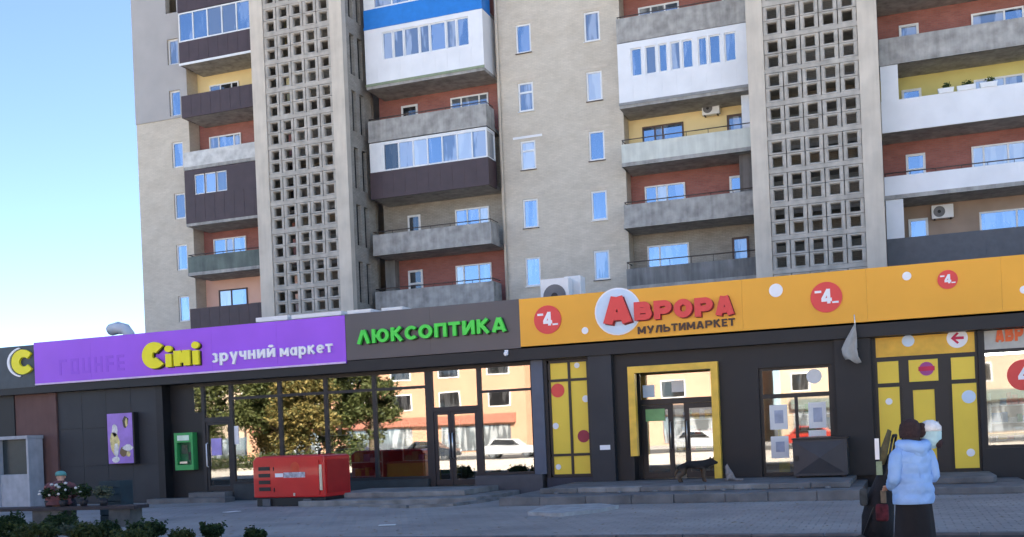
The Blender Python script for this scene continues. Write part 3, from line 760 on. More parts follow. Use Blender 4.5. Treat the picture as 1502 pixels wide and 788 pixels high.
def shop_door(x0, x1, z0, z1, Y, gl=SHOPGL, handle_side=1, hm=None, fw=.09, fm=FRAMEM):
    mb = MB().box(x0, x0 + fw, Y, Y + .07, z0, z1).box(x1 - fw, x1, Y, Y + .07, z0, z1).box(x0 + fw, x1 - fw, Y, Y + .07, z1 - fw, z1).box(x0 + fw, x1 - fw, Y, Y + .07, z0, z0 + .16)
    o = mb.build('door', fm, shop)
    MB().box(x0 + fw, x1 - fw, Y + .03, Y + .038, z0 + .16, z1 - fw).build('pane', gl, o)
    hx = x1 - fw * .5 if handle_side > 0 else x0 + fw * .5
    MB().tube([(hx, Y, z0 + .75), (hx, Y - .07, z0 + .78), (hx, Y - .07, z0 + 1.45), (hx, Y, z0 + 1.48)], .018, 6).build('handle', hm or mat('steel', (0.6, 0.6, 0.6), 0.3, 1.0), o)
    return o
shop_door(xs[0] + .06, xs[1] - .06, .3, 2.415, GY + .02, SHOPGL2, -1, WHITEL)
MB().box(-20.25, -18.95, WQ - .25, WQ + .2, 0, .29).build('doorstep', STEPC, shop)
MB().box(-21.4, -18.6, WQ - .75, WQ - .251, 0, .15).build('doorstep', STEPC, shop)
# optician front
LX = [-12.40, -10.83, -9.2]
fr = MB().box(-12.349, -9.2, GY, GY + .1, 3.52, 3.619)
for x in (-12.3, -10.83, -9.25): fr.box(x - .06, x + .06, GY - .001, GY + .101, .28, 3.52)
fr.box(-12.24, -10.89, GY, GY + .1, 2.38, 2.5)
fr.box(-10.77, -9.31, GY, GY + .1, 2.83, 2.9); fr.box(-10.77, -9.31, GY - .0, GY + .1, .55, .62)
fr.build('glazing_frame', FRAMEM, shop)
MB().box(-12.24, -10.89, GY + .05, GY + .058, 2.5, 3.52).build('pane', SHOPGL, shop)
MB().box(-10.77, -9.31, GY + .05, GY + .058, 2.9, 3.52).build('pane', SHOPGL, shop)
MB().box(-10.77, -9.31, GY + .05, GY + .058, .62, 2.83).build('pane', SHOPGL, shop)
shop_door(-12.23, -11.72, .3, 2.37, GY + .02, SHOPGL, 1); shop_door(-11.71, -10.9, .3, 2.37, GY + .02, SHOPGL, -1)
MB().box(-10.89, -8.95, WQ - .18, GY + .12, 0, .549).build('plinth', PLINTH, shop)
MB().box(-9.19, -8.86, WQ - .05, WQ + .6, .55, 3.619).build('pier', BLUEGREY, shop)
# multimarket front: dark sheet with openings
mb = MB()
HO = [(-8.76, -7.6, .45, 3.58), (-6.46 + .0, -4.22, .32, 3.23), (-3.2, -1.45, .33, 3.04), (-.46, 1.86, .33, 3.66), (1.95, 5.2, .85, 3.66), (5.5, 9.0, .85, 3.66)]
wall_with_openings(mb, -8.859, 19.79, .0, 3.619, WQ, HO, .55)
mb.build('front_wall', ANTHR2, shop)
MB().box(-7.55, -6.92, WQ - .22, WQ - .003, .3, 3.618).build('pier', ANTHR, shop)
MB().box(-1.35, -.52, WQ - .16, WQ - .003, .3, 3.618).build('pier', ANTHR2, shop)
MB().box(-8.85, -7.56, WQ - .08, WQ - .004, 0, .44).build('plinth', mat('navy_plinth', (0.03, 0.032, 0.05), .6), shop)
def panels(x0, x1, z0, z1, cols, rows, Y, fw=.07, m_=YELP):
    """frame of dark bars with a yellow filmed panel in each field"""
    cs = [x0]; rs = [z0]
    for c in cols: cs.append(cs[-1] + (x1 - x0) * c / sum(cols))
    for r in rows: rs.append(rs[-1] + (z1 - z0) * r / sum(rows))
    fr = MB()
    for z in rs: fr.box(x0, x1, Y, Y + .08, z - fw / 2, z + fw / 2)
    for x in cs:
        for a, b in zip(rs, rs[1:]): fr.box(x - fw / 2, x + fw / 2, Y + .001, Y + .079, a + fw / 2, b - fw / 2)
    fr.build('glazing_frame', BLACKM, shop)
    for a, b in zip(cs, cs[1:]):
        for c, d in zip(rs, rs[1:]):
            MB().box(a + fw / 2, b - fw / 2, Y + .03, Y + .05, c + fw / 2, d - fw / 2).build('panel', m_, shop)
panels(-8.72, -7.64, .49, 3.54, (1.08, 1), (.55, 2, .5), WQ + .06)
# yellow door frame and recessed doors
yf = MB().box(-6.5, -6.32, WQ - .2, WQ + .02, .95, 3.27).box(-4.36, -4.18, WQ - .2, WQ + .02, .32, 3.27).box(-6.319, -4.361, WQ - .2, WQ + .02, 3.1, 3.27)
yf.build('door_surround', mat('yellow_surround', (0.85, 0.52, 0.06), 0.4), shop)
DY = WQ + .5
fr = MB().box(-6.46, -4.22, DY, DY + .08, 2.28, 2.42).box(-6.46, -4.22, DY, DY + .08, 3.12, 3.23)
for x in (-6.4, -4.28): fr.box(x - .06, x + .06, DY + .001, DY + .079, .32, 2.28)
for x in (-6.4, -4.28): fr.box(x - .06, x + .06, DY + .001, DY + .079, 2.42, 3.12)
fr.build('door_frame', BLACKM, shop)
MB().box(-6.34, -4.34, DY + .03, DY + .038, 2.42, 3.12).build('pane', SHOPGL, shop)
shop_door(-6.33, -5.5, .33, 2.27, DY + .01, SHOPGL, 1, fw=.13, fm=BLACKM); shop_door(-5.2, -4.35, .33, 2.27, DY + .01, SHOPGL, -1, fw=.13, fm=BLACKM)
MB().box(-5.49, -5.21, DY + .03, DY + .06, .33, 2.27).build('pane', SHOPGL2, shop)
# window with notices
fr = MB().box(-3.2, -1.45, WQ + .12, WQ + .2, 2.27, 2.38).box(-3.2, -1.45, WQ + .12, WQ + .2, 2.97, 3.04).box(-3.2, -1.45, WQ + .12, WQ + .2, .33, .42)
for x in (-3.16, -2.32, -1.49): fr.box(x - .04, x + .04, WQ + .121, WQ + .199, .42, 2.27)
for x in (-3.16, -1.49): fr.box(x - .04, x + .04, WQ + .121, WQ + .199, 2.38, 2.97)
fr.build('glazing_frame', BLACKM, shop)
MB().box(-3.12, -1.53, WQ + .15, WQ + .158, 2.38, 2.97).build('pane', SHOPGL, shop)
MB().box(-3.12, -2.36, WQ + .15, WQ + .158, .42, 2.27).build('pane', SHOPGL2, shop); MB().box(-2.28, -1.53, WQ + .15, WQ + .158, .42, 2.27).build('pane', SHOPGL2, shop)
# yellow filmed entrance at the right
ORPAN = mat('orange_film', (0.82, 0.46, 0.04), .4)
fr = MB(); Y = WQ + .06
zr = [.33, 2.48, 3.06, 3.66]
MB().box(-.4, 1.8, Y + .02, Y + .05, 3.13, 3.6).build('panel', ORPAN, shop)
for a, b in ((-.38, .1), (.33, .98), (1.27, 1.78)):
    MB().box(a, b, Y + .02, Y + .05, 2.5, 3.02).build('panel', YELP, shop)
for a, b in ((-.38, .1), (1.27, 1.8)): MB().box(a, b, Y + .02, Y + .05, .4, 2.4).build('panel', YELP, shop)
MB().box(-.46, 1.86, Y + .051, Y + .1, .33, 3.66).build('glazing_frame', BLACKM, shop)
o = MB().box(.16, .4, Y - .02, Y + .05, .33, 2.45).box(.88, 1.2, Y - .02, Y + .05, .33, 2.45).box(.4, .88, Y - .02, Y + .05, 2.3, 2.45).box(.4, .88, Y - .02, Y + .05, .33, .42).build('door', BLACKM, shop)
MB().box(.401, .879, Y + .0, Y + .03, .421, 2.299).build('door_panel', YELP, o)
MB().tube([(.93, Y - .02, 1.1), (.93, Y - .09, 1.12), (.93, Y - .09, 1.5), (.93, Y - .02, 1.52)], .016, 6).build('handle', MATS['steel'], o)
# large window at the right edge
fr = MB().box(1.95, 5.2, WQ + .1, WQ + .18, 3.08, 3.16).box(1.95, 5.2, WQ + .1, WQ + .18, .85, .92).box(1.95, 5.2, WQ + .1, WQ + .18, 3.6, 3.66)
for x in (1.98, 5.17): fr.box(x - .03, x + .03, WQ + .101, WQ + .179, .92, 3.08)
for x in (1.98, 5.17): fr.box(x - .03, x + .03, WQ + .101, WQ + .179, 3.16, 3.6)
fr.build('glazing_frame', BLACKM, shop)
MB().box(2.01, 5.14, WQ + .13, WQ + .138, .92, 3.08).build('pane', SHOPGL2, shop)
MB().box(2.01, 5.14, WQ + .13, WQ + .15, 3.16, 3.6).build('panel', mat('pale_film', (0.5, 0.5, 0.45), .4), shop)
MB().box(5.5, 9.0, WQ + .13, WQ + .138, .85, 3.66).build('pane', SHOPGL2, shop)
MB().box(-8.5, 9, 34.5, 34.6, .301, 3.6).build('inner_wall', INW, shop)
MB().box(-8.8, 19.7, 27.8, 34.4, 3.4, 3.5).build('inner_ceiling', mat('inner_ceiling', (0.5, 0.5, 0.5), .8), shop)

# ------------------------------------------------------------------ sign boards
def bx(px, py, Y=Q - .1): return P(px, py, Y)
SB = Q - .0
def board(parent, x0, x1, y, z0, z1, m_, step):
    """fascia made of separate sheet panels with narrow joints, each set a hair differently"""
    n = max(1, round((x1 - x0) / step)); w = (x1 - x0) / n
    for k in range(n):
        a, b = x0 + w * k + (.0015 if k else 0), x0 + w * (k + 1) - (.0015 if k < n - 1 else 0); t = [random.uniform(0, .0015) for _ in range(4)]
        mb = MB().box(a, b, y, y + .12, z0, z1)
        for i, q in ((0, 0), (1, 1), (4, 2), (5, 3)): mb.v[i] = (mb.v[i][0], y + t[q], mb.v[i][2])
        mb.build('board', m_, parent)
    MB().box(x0, x1, y + .121, y + .14, z0 + .02, z1 - .02).build('backing', BLACKM, parent)
# dark end board with round emblem
sg = thing('sign_board', (-29, SB, ZB), 'dark grey sign board with yellow letter C emblem at left end', 'sign')
MB().box(-31, -25.92, SB, SB + .12, ZB - .12, ZT - .06).build('board', mat('slate_board', (0.05, 0.065, 0.08), .45), sg)
cxm, czm = bx(32, 531); R_ = .42
pts = []
for k in range(25):
    a = rad(38 + 284 * k / 24); pts.append((cxm + .46 * math.cos(a), czm + .40 * math.sin(a)))
for k in range(25):
    a = rad(322 - 284 * k / 24); pts.append((cxm + .05 + .19 * math.cos(a), czm + .0 + .15 * math.sin(a)))
MB().prism(pts, SB - .08, SB - .001).build('letter', YELL, sg)
pts = [(cxm - .05 + .62 * math.cos(rad(100 + 160 * k / 16)), czm + .48 * math.sin(rad(100 + 160 * k / 16))) for k in range(17)]
pts += [(cxm - .02 + .55 * math.cos(rad(260 - 160 * k / 16)), czm + .44 * math.sin(rad(260 - 160 * k / 16))) for k in range(17)]
MB().prism(pts, SB - .05, SB - .001).build('white_arc', WHITEL, sg)
# purple board
sg = thing('sign_board', (-20, SB, ZB), 'long purple sign board reading Сімі зручний маркет in yellow and white', 'sign')
board(sg, -25.915, -14.63, SB - .02, ZB - .08, ZT, PURPLE, 2.26)
MB().box(-25.9, -14.64, SB - .05, SB - .021, ZB - .08, ZB - .03).build('lower_trim', mat('pale_trim', (0.7, 0.55, 0.75), .4), sg)
def at(px, py): return P(px, py, SB - .1)
for (t, px0, px1, yb, yt, bold) in (('С', 210, 241, 541, 501, .09),):
    x0, zb_ = at(px0, yb); x1, _ = at(px1, yb); _, zt_ = at(px0, yt)
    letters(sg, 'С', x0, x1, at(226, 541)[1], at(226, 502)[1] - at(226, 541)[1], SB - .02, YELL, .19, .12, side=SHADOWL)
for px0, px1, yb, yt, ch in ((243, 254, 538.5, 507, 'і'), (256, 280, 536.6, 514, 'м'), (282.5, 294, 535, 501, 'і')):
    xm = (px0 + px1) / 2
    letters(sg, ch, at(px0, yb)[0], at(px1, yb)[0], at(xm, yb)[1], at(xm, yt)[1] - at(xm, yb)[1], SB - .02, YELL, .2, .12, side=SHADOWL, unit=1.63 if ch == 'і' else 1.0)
letters(sg, 'зручний', at(310, 530)[0], at(403, 525)[0], at(313, 531.5)[1], at(330, 517)[1] - at(330, 530)[1], SB - .02, WHITEL, .125, .06, gap=.16, rise=at(400, 523.5)[1] - at(313, 531.5)[1])
letters(sg, 'маркет', at(410, 523)[0], at(487, 516)[0], at(412, 523.2)[1], at(420, 510)[1] - at(420, 522.5)[1], SB - .02, WHITEL, .125, .06, gap=.16, rise=at(484, 516.5)[1] - at(412, 523.2)[1])
# ghost of removed letters: barely raised patches of a slightly different purple
for px, w, bars in ((84, 11, 'TL'), (101, 12, 'OB'), (118, 12, 'U'), (136, 12, 'H'), (153, 11, 'P'), (169, 11, 'E')):
    x0 = at(px, 540)[0]; x1 = at(px + w, 540)[0]; z0 = at(px, 551 - (px - 84) * .08)[1]; z1 = z0 + .5; th = .09; mb = MB(); ya, yb2 = SB - .026, SB - .0205
    mb.box(x0, x0 + th, ya, yb2, z0, z1)
    if bars in ('TL', 'OB', 'P', 'E'): mb.box(x0 + th, x1, ya, yb2, z1 - th, z1)
    if bars in ('OB', 'U', 'E'): mb.box(x0 + th, x1, ya, yb2, z0, z0 + th)
    if bars in ('OB', 'U', 'H'): mb.box(x1 - th, x1, ya, yb2, z0 + (th if bars != 'H' else 0), z1 - (th if bars == 'OB' else 0))
    if bars in ('H', 'P', 'E'): mb.box(x0 + th, x1 - (th if bars == 'H' else 0), ya, yb2, z0 + .2, z0 + .2 + th)
    mb.build('letter_ghost', PURPL2, sg)
# grey board
sg = thing('sign_board', (-12, SB, ZB), 'dark grey sign board with bright green letters ЛЮКСОПТИКА', 'sign')
board(sg, -14.625, -9.355, SB - .01, ZB, ZT + .02, GREYS, 2.64)
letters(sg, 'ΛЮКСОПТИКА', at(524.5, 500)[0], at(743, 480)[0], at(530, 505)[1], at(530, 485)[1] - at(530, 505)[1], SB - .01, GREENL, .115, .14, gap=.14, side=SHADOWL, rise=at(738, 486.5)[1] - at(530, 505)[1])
# orange board
sg = thing('sign_board', (-2, SB, ZB), 'long orange sign board reading АВРОРА МУЛЬТИМАРКЕТ with red discs', 'sign')
board(sg, -9.35, 20, SB - .03, ZB + .03, ZT + .01, ORANGE, 3.07)
def disc_px(parent, px, py, rpx, Yf, m_, name, thick=.05, ry=None):
    cx, cz = P(px, py, Yf); rx = (P(px + rpx, py, Yf)[0] - P(px - rpx, py, Yf)[0]) / 2; rz = (P(px, py - (ry or rpx), Yf)[1] - P(px, py + (ry or rpx), Yf)[1]) / 2
    return MB().disc(cx, cz, (rx + rz) / 2, Yf, Yf + thick).build(name, m_, parent), cx, cz, (rx + rz) / 2
disc_px(sg, 906, 457, 32.5, SB - .09, PALEBL, 'letter_disc', .058)
disc_px(sg, 906, 457, 34.5, SB - .06, WHITEL, 'disc_rim', .029)
xa0, xa1 = at(886, 470)[0], at(928, 470)[0]
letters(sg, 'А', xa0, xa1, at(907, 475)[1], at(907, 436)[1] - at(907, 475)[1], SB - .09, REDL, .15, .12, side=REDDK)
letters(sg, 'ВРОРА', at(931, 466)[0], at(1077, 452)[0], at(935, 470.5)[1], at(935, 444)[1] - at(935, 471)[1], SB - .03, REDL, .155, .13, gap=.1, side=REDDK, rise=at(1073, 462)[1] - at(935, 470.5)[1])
letters(sg, 'МУЛЬТИМАРКЕТ', at(935, 490)[0], at(1078, 477)[0], at(940, 490)[1], at(940, 479)[1] - at(940, 490)[1], SB - .03, BRLET, .11, .04, gap=.16, rise=at(1075, 477.5)[1] - at(940, 490)[1])
def four(parent, px, py, r, Yf):
    o, cx, cz, R = disc_px(parent, px, py, r, Yf, REDL, 'red_disc', .029)
    letters(o, '4', cx - R * .32, cx + R * .34, cz - R * .42, R * .95, Yf - .001, WHITEL, .12, .012, name='digit')
    MB().box(cx - R * .72, cx - R * .3, Yf - .012, Yf - .001, cz + R * .3, cz + R * .45).build('small_print', WHITEL, o)
    MB().box(cx + R * .36, cx + R * .76, Yf - .012, Yf - .001, cz - R * .42, cz - R * .3).build('small_print', WHITEL, o)
four(sg, 803, 469, 20.5, SB - .06); four(sg, 1212, 436, 23, SB - .06); four(sg, 1390, 410, 14.5, SB - .06); four(sg, 1640, 410, 22, SB - .06)
for px, py, r in ((858, 485, 5), (1138, 426, 10), (1330, 405, 6.5), (1502, 425, 6)): disc_px(sg, px, py, r, SB - .045, WHITEL, 'white_dot', .014)
MB().box(-9.35, 20, SB + .121, SB + .3, ZT - .02, ZT + .03).build('top_flashing', MATS['steel'], sg)

# ------------------------------------------------------------------ window films, notices and stickers (flat print at its real place)
def flat(parent, px0, py0, px1, py1, Y, m_, name, thick=.006):
    xm, ym = (px0 + px1) / 2, (py0 + py1) / 2
    return MB().box(P(px0, ym, Y)[0], P(px1, ym, Y)[0], Y, Y + thick, P(xm, py1, Y)[1], P(xm, py0, Y)[1]).build(name, m_, parent)
YF = WQ + .078
for px, py, r in ((859, 585, 5), (815, 625, 4.5), (846, 536, 4), (819, 685, 4)): disc_px(shop, px, py, r, YF, WHITEL, 'white_dot', .008)
disc_px(shop, 818, 573, 10, YF, REDL, 'red_sticker', .008); disc_px(shop, 856, 640, 9, YF, mat('maroon', (0.35, 0.03, 0.06), .5), 'red_sticker', .008)
Y2 = WQ + .07
for px, py, r in ((1332, 500, 9), (1304, 589, 5), (1421, 582, 10), (1424, 664, 6)): disc_px(shop, px, py, r, Y2, WHITEL if r < 7 else PALEBL, 'white_dot', .008)
o, cx, cz, R = disc_px(shop, 1404, 496, 15, Y2, WHITEL, 'arrow_disc', .008)
MB().prism([(cx - R * .62, cz), (cx + .0, cz - R * .6), (cx + R * .16, cz - R * .45), (cx - R * .16, cz - R * .14), (cx + R * .62, cz - R * .14), (cx + R * .62, cz + R * .14), (cx - R * .16, cz + R * .14), (cx + R * .16, cz + R * .45), (cx, cz + R * .6)], Y2 - .008, Y2 - .001).build('arrow', mat('crimson', (0.6, 0.02, 0.08), .5), o)
o, cx, cz, R = disc_px(shop, 1359, 541, 10.5, Y2, mat('plum', (0.38, 0.06, 0.25), .5), 'round_sticker', .008)
MB().box(cx - R * 1.1, cx + R * 1.1, Y2 - .006, Y2 - .001, cz - R * .3, cz + R * .35).build('band', MATS['crimson'], o)
PAPER = mat('paper', (0.8, 0.79, 0.76), .7, var=.04); PRINT = mat('grey_print', (0.42, 0.45, 0.54), .7, var=.18, scale=5)
for a in ((1129, 594, 1155, 630), (1131, 640, 1157, 672), (1186, 590, 1212, 628), (1186, 631, 1212, 640)):
    o = flat(shop, *a, WQ + .14, PAPER, 'notice')
    if a[3] - a[1] > 20: flat(o, a[0] + 7, a[1] + 8, a[2] - 6, a[3] - 9, WQ + .137, PRINT, 'print', .002)
flat(shop, 1141, 575, 1157, 697, WQ + .17, YELP, 'yellow_strip')
disc_px(shop, 1194, 552, 11, WQ + .14, PAPER, 'round_sticker', .006)
flat(shop, 310, 643, 325, 668, GY + .03, mat('lilac_paper', (0.45, 0.36, 0.75), .6), 'notice', .004); flat(shop, 338, 625, 350, 652, GY + .04, WHITEL, 'notice', .004)
flat(shop, 880, 653, 895, 660, WQ - .232, WHITEL, 'door_plate', .01)
flat(shop, 943, 565, 960, 583, DY + .02, PALEBL, 'sticker', .006); flat(shop, 985, 558, 1003, 575, DY + .02, PAPER, 'sticker', .006)
flat(shop, 947, 600, 975, 618, DY - .0, mat('green_sticker', (0.25, 0.5, 0.2), .5), 'sticker', .004)
# lettering on the right-hand transom film and the big red disc on the glass
letters(shop, 'АВРОРА', P(1460, 496, WQ + .128)[0], P(1545, 490, WQ + .128)[0], P(1462, 502, WQ + .128)[1], .36, WQ + .128, mat('orange_letter', (0.8, 0.13, 0.02), .4), .15, .02, gap=.1)
o, cx, cz, R = disc_px(shop, 1502, 550, 24, WQ + .12, REDL, 'red_disc', .008)
letters(o, '4', cx - R * .35, cx + R * .35, cz - R * .42, R * .95, WQ + .119, WHITEL, .12, .008, name='digit')


# =================================================================== STEPS AND THINGS ON THE PLAZA
st = thing('entrance_steps', (-12, 24.5, 0), 'pale worn concrete steps leading to the optician door', 'steps')
MB().slab([(-14.6, 23.75), (-12, 23.6), (-9.75, 24.0), (-9.55, 25.2), (-9.6, 26.8), (-14.6, 26.9)], .0, .15).build('step', STEPW, st, .015)
MB().slab([(-14.1, 24.7), (-12, 24.55), (-10.35, 24.75), (-10.2, 26.8), (-14.1, 26.9)], .151, .29).build('step', STEPW, st, .015)
st = thing('entrance_steps', (-4, 24, 0), 'wide grey concrete platform before the yellow framed doorway', 'steps')
MB().slab([(-8.6, 22.8), (-5, 22.8), (-.75, 22.8), (-.7, 26.9), (-8.6, 26.8)], .0, .2).build('step', STEPC, st, .02)
MB().slab([(-8.0, 23.95), (-5, 23.9), (-1.0, 23.95), (-.95, 26.95), (-8.1, 26.9)], .201, .315).build('step', STEPC, st, .02)
x = -8.62
while x < -.9:
    w_ = random.uniform(.85, 1.15); yj = 22.58 + random.uniform(-.03, .03)
    MB().box(x, min(x + w_ - .006, -.72), yj, yj + .34, .0, .205 + random.uniform(0, .018)).build('edge_stone', STEPC, st, .02); x += w_
x = -8.0
while x < -1.2:
    w_ = random.uniform(.55, .95); yj = 23.72 + random.uniform(-.03, .03)
    MB().box(x, min(x + w_ - .006, -.98), yj, yj + .3, .202, .32 + random.uniform(0, .015)).build('edge_stone', random.choice([STEPC, STEPC, STEPC, STEPW]), st, .02); x += w_
for k in range(9):
    x = -7.6 + k * .78 + random.uniform(-.15, .15)
    MB().ball((x, 23.62, .215), .07, .06, .03, 7, 4, .2).build('mortar_lump', CONCD, st)
st = thing('entrance_steps', (1.4, 25, 0), 'two rounded grey steps below the yellow filmed door', 'steps')
MB().slab([(-.4, 23.75), (1.6, 23.6), (2.4, 23.72), (2.62, 24.1), (2.6, 26.9), (-.4, 26.9)], .0, .17).build('step', STEPC, st, .03)
MB().slab([(-.4, 24.75), (1.5, 24.65), (1.9, 24.75), (2.0, 25.1), (2.0, 26.9), (-.4, 26.9)], .171, .325).build('step', STEPC, st, .03)
# low curved edging and the broken slab
ke = thing('edging', (-10, 23, 0), 'thin pale curved edging strip in front of the optician steps', 'edging')
pts = [G(*p) for p in ((516, 743), (600, 746), (665, 743), (730, 734), (790, 730))]
mb = MB()
for (a, b) in zip(pts, pts[1:]):
    d = Vector((b[0] - a[0], b[1] - a[1], 0)); n_ = Vector((-d.y, d.x, 0)).normalized() * .09
    mb.slab([(a[0] - n_.x, a[1] - n_.y), (b[0] - n_.x, b[1] - n_.y), (b[0] + n_.x, b[1] + n_.y), (a[0] + n_.x, a[1] + n_.y)], .0, .075)
mb.build('edging_strip', STEPW, ke)
bs = thing('concrete_slab', (-7, 22, 0), 'flat broken pale concrete slab lying on the paving before the wide platform', 'slab')
pts = [G(*p) for p in ((774, 757), (822, 759), (880, 753), (908, 747), (880, 744), (800, 747))]
MB().slab(pts, .0, .085).build('slab', mat('pale_slab', (0.36, 0.36, 0.35), .9, var=.25, scale=4, bump=.4), bs, .01)
MB().ball((*G(796, 741), .06), .14, .12, .08, 8, 5, .15).build('rubble', CONCL, bs)
for i, (px, py, r) in enumerate(((568, 772, .10), (340, 752, .12))):
    o = MB().box(-r * 1.6, r * 1.6, -r, r, 0, .006).build('litter', PAPER); gx, gy = G(px, py); o.location = (gx, gy, .02); spin(o, 20 + 50 * i)
    tag(o, ['scrap of white paper on the paving in the foreground', 'pale flat scrap on the paving left of the red generator'][i], 'litter')

mb = MB()
for _ in range(420):
    x_, y_ = random.uniform(-24, 4), 15.7 + 9 * random.random() ** 1.5; a = random.uniform(0, 6.28); q = random.uniform(.025, .055); c_, s_ = math.cos(a) * q, math.sin(a) * q
    mb.face([(x_ - c_, y_ - s_, .022), (x_ + s_ * .6, y_ - c_ * .6, .026), (x_ + c_, y_ + s_, .024), (x_ - s_ * .6, y_ + c_ * .6, .03)])
o = mb.build('fallen_leaves', leaf_mat('dry_leaves', (0.09, 0.05, 0.02), (0.3, 0.2, 0.07))); tag(o, 'dry leaves scattered over the grey paving', 'leaves', kind='stuff')
# ------------------------------------------------------------------ red generator
gx, gy = G(477, 743)
gen = thing('generator', (gx, gy, 0), 'red diesel generator in a canopy on a black skid', 'generator')
REDG = mat('generator_red', (0.62, 0.02, 0.018), .35, var=.06, scale=2, coat=.3); REDG2 = mat('generator_red_dark', (0.42, 0.015, 0.015), .4, var=.08)
WORLD[gen.name] = Vector((0, 0, 0))
L_, D_, H_ = 2.35, 1.15, 1.32
def gp(mb, n, m_, par=None, bev=0): return mb.build(n, m_, par or gen, bev)
body = gp(MB().prism([(-L_, .24), (0, .24), (0, H_ - .03), (-.1, H_), (-L_ + .12, H_), (-L_, H_ - .1)], 0.02, D_), 'canopy', REDG, None, .03)
gp(MB().box(-L_ + .06, -.02, .06, D_ - .06, 0, .239), 'skid', BLACKM, None, .02)
gp(MB().box(-L_ + .3, -L_ + .55, .0, .05, .02, .2), 'fork_pocket', DKGREY); gp(MB().box(-.7, -.45, .0, .05, .02, .2), 'fork_pocket', DKGREY)
for k in range(4): gp(MB().box(-L_ + .2, -L_ + .58, .004, .019, .42 + .18 * k, .52 + .18 * k), 'louvre', BLACKM)
gp(MB().box(-.02 + .021, .03, .1, D_ - .1, .34, 1.2), 'end_panel', REDG2)
for a, b in ((-1.62, -.16),): gp(MB().box(a, b, -.002, .018, .3, 1.2), 'side_door', REDG)
gp(MB().box(-1.58, -1.32, -.012, -.003, .78, .88), 'label_plate', WHITEL)
lb = gp(MB().box(-1.3, -.6, -.012, -.003, .76, .9), 'label_plate', mat('label_grey', (0.45, 0.45, 0.5), .5, var=.6, scale=9))
gp(MB().disc(-.92, 1.02, .15, -.006, -.003), 'emblem', mat('emblem_orange', (0.62, 0.06, 0.02), .4))
gp(MB().box(-.14, -.07, -.01, .018, .42, 1.08), 'pale_strip', mat('pale_strip', (0.75, 0.65, 0.45), .5))
gp(MB().tube([(-.5, .5, H_), (-.5, .5, H_ + .1), (-.42, .5, H_ + .16)], .04, 8), 'exhaust', BLACKM)
gp(MB().tube([(-1.25, .55, H_), (-1.25, .5, H_ + .06), (-1.15, .5, H_ + .06), (-1.15, .55, H_)], .015, 6), 'lifting_eye', BLACKM)
gp(MB().box(-1.0, -.94, -.014, -.003, .28, .36), 'latch', MATS['steel'])
for z in (.45, 1.0): gp(MB().tube([(-1.63, -.006, z - .05), (-1.63, -.006, z + .05)], .016, 6), 'hinge', BLACKM)
gp(MB().box(-L_ + .1, -.3, .3, .9, H_ + .001, H_ + .02), 'top_hatch', REDG2)
gp(MB().tube([(-L_ + .3, D_, .4), (-L_ + .2, D_ + .3, .05), (-L_ - .1, D_ + .9, .03), (-L_ + .3, D_ + 1.5, .03), (-L_ + .1, D_ + 1.9, .1)], .02, 6), 'cable', BLACKM)
spin(gen, -7)

# ------------------------------------------------------------------ wall-mounted things at the left
atm = thing('cash_machine', (-20.62, WQ + .2, 1.0), 'bright green cash machine set into the dark recess wall', 'cash machine')
GRN = mat('atm_green', (0.05, 0.36, 0.1), .4, var=.06); GRND = mat('atm_dark_green', (0.01, 0.12, 0.045), .4)
ax0, ax1, az0, az1, ay = -20.98, -20.3, .98, 2.13, WQ + .12
mb = MB(); wall_with_openings(mb, ax0, ax1, az0, az1, ay, [(ax0 + .09, ax1 - .07, az0 + .16, az1 - .3)], .14)
for q in ([(ax0, ay, az0), (ax0, ay, az1), (ax0, ay + .229, az1), (ax0, ay + .229, az0)], [(ax1, ay, az0), (ax1, ay + .229, az0), (ax1, ay + .229, az1), (ax1, ay, az1)], [(ax0, ay, az1), (ax1, ay, az1), (ax1, ay + .229, az1), (ax0, ay + .229, az1)], [(ax0, ay, az0), (ax0, ay + .229, az0), (ax1, ay + .229, az0), (ax1, ay, az0)]): mb.face(q)
mb.build('housing', GRN, atm)
MB().box(ax0 + .09, ax1 - .07, ay + .141, ay + .16, az0 + .16, az1 - .3).build('fascia', GRND, atm)
MB().box(ax0 + .13, ax1 - .12, ay - .02, ay - .002, az1 - .24, az1 - .08).build('light_box', mat('atm_white', (0.7, 0.85, 0.7), .4), atm)
MB().box(ax0 + .16, ax0 + .4, ay + .12, ay + .14, az0 + .5, az0 + .78).build('screen', mat('atm_screen', (0.02, 0.06, 0.05), .2), atm)
MB().box(ax1 - .25, ax1 - .12, ay + .1, ay + .139, az0 + .3, az0 + .55).build('card_slot', BLACKM, atm)
MB().box(ax0 + .14, ax0 + .42, ay + .05, ay + .139, az0 + .2, az0 + .26).build('keypad', MATS['steel'], atm)
po = thing('light_box_poster', (-22.7, WQ - .1, 1.25), 'purple framed poster box with yellow and white shapes on dark panels', 'poster')
px0, px1, pz0, pz1 = -23.22, -22.2, 1.25, 2.84; py_ = WQ - .22
MB().box(px0, px1, py_, WQ - .005, pz0, pz1).build('case', BLACKM, po)
MB().box(px0 + .015, px1 - .05, py_ - .012, py_ - .001, pz0 + .015, pz1 - .015).build('print', mat('poster_purple', (0.36, 0.2, 0.62), .4, var=.15, scale=3), po)
YB = mat('poster_yellow', (0.72, 0.6, 0.25), .4, var=.3, scale=10); yy = py_ - .018
WB = mat('poster_white', (0.75, 0.72, 0.7), .4, var=.25, scale=12); KB = mat('poster_dark', (0.06, 0.05, 0.04), .4)
def blob(cx, cz, rx, rz, m_, dy=0):
    pts = [(px0 + cx + rx * math.cos(a) * random.uniform(.75, 1.1), pz0 + cz + rz * math.sin(a) * random.uniform(.75, 1.1)) for a in [2 * math.pi * k / 11 for k in range(11)]]
    MB().prism(pts, yy - dy, yy + .004 - dy).build('printed_shape', m_, po)
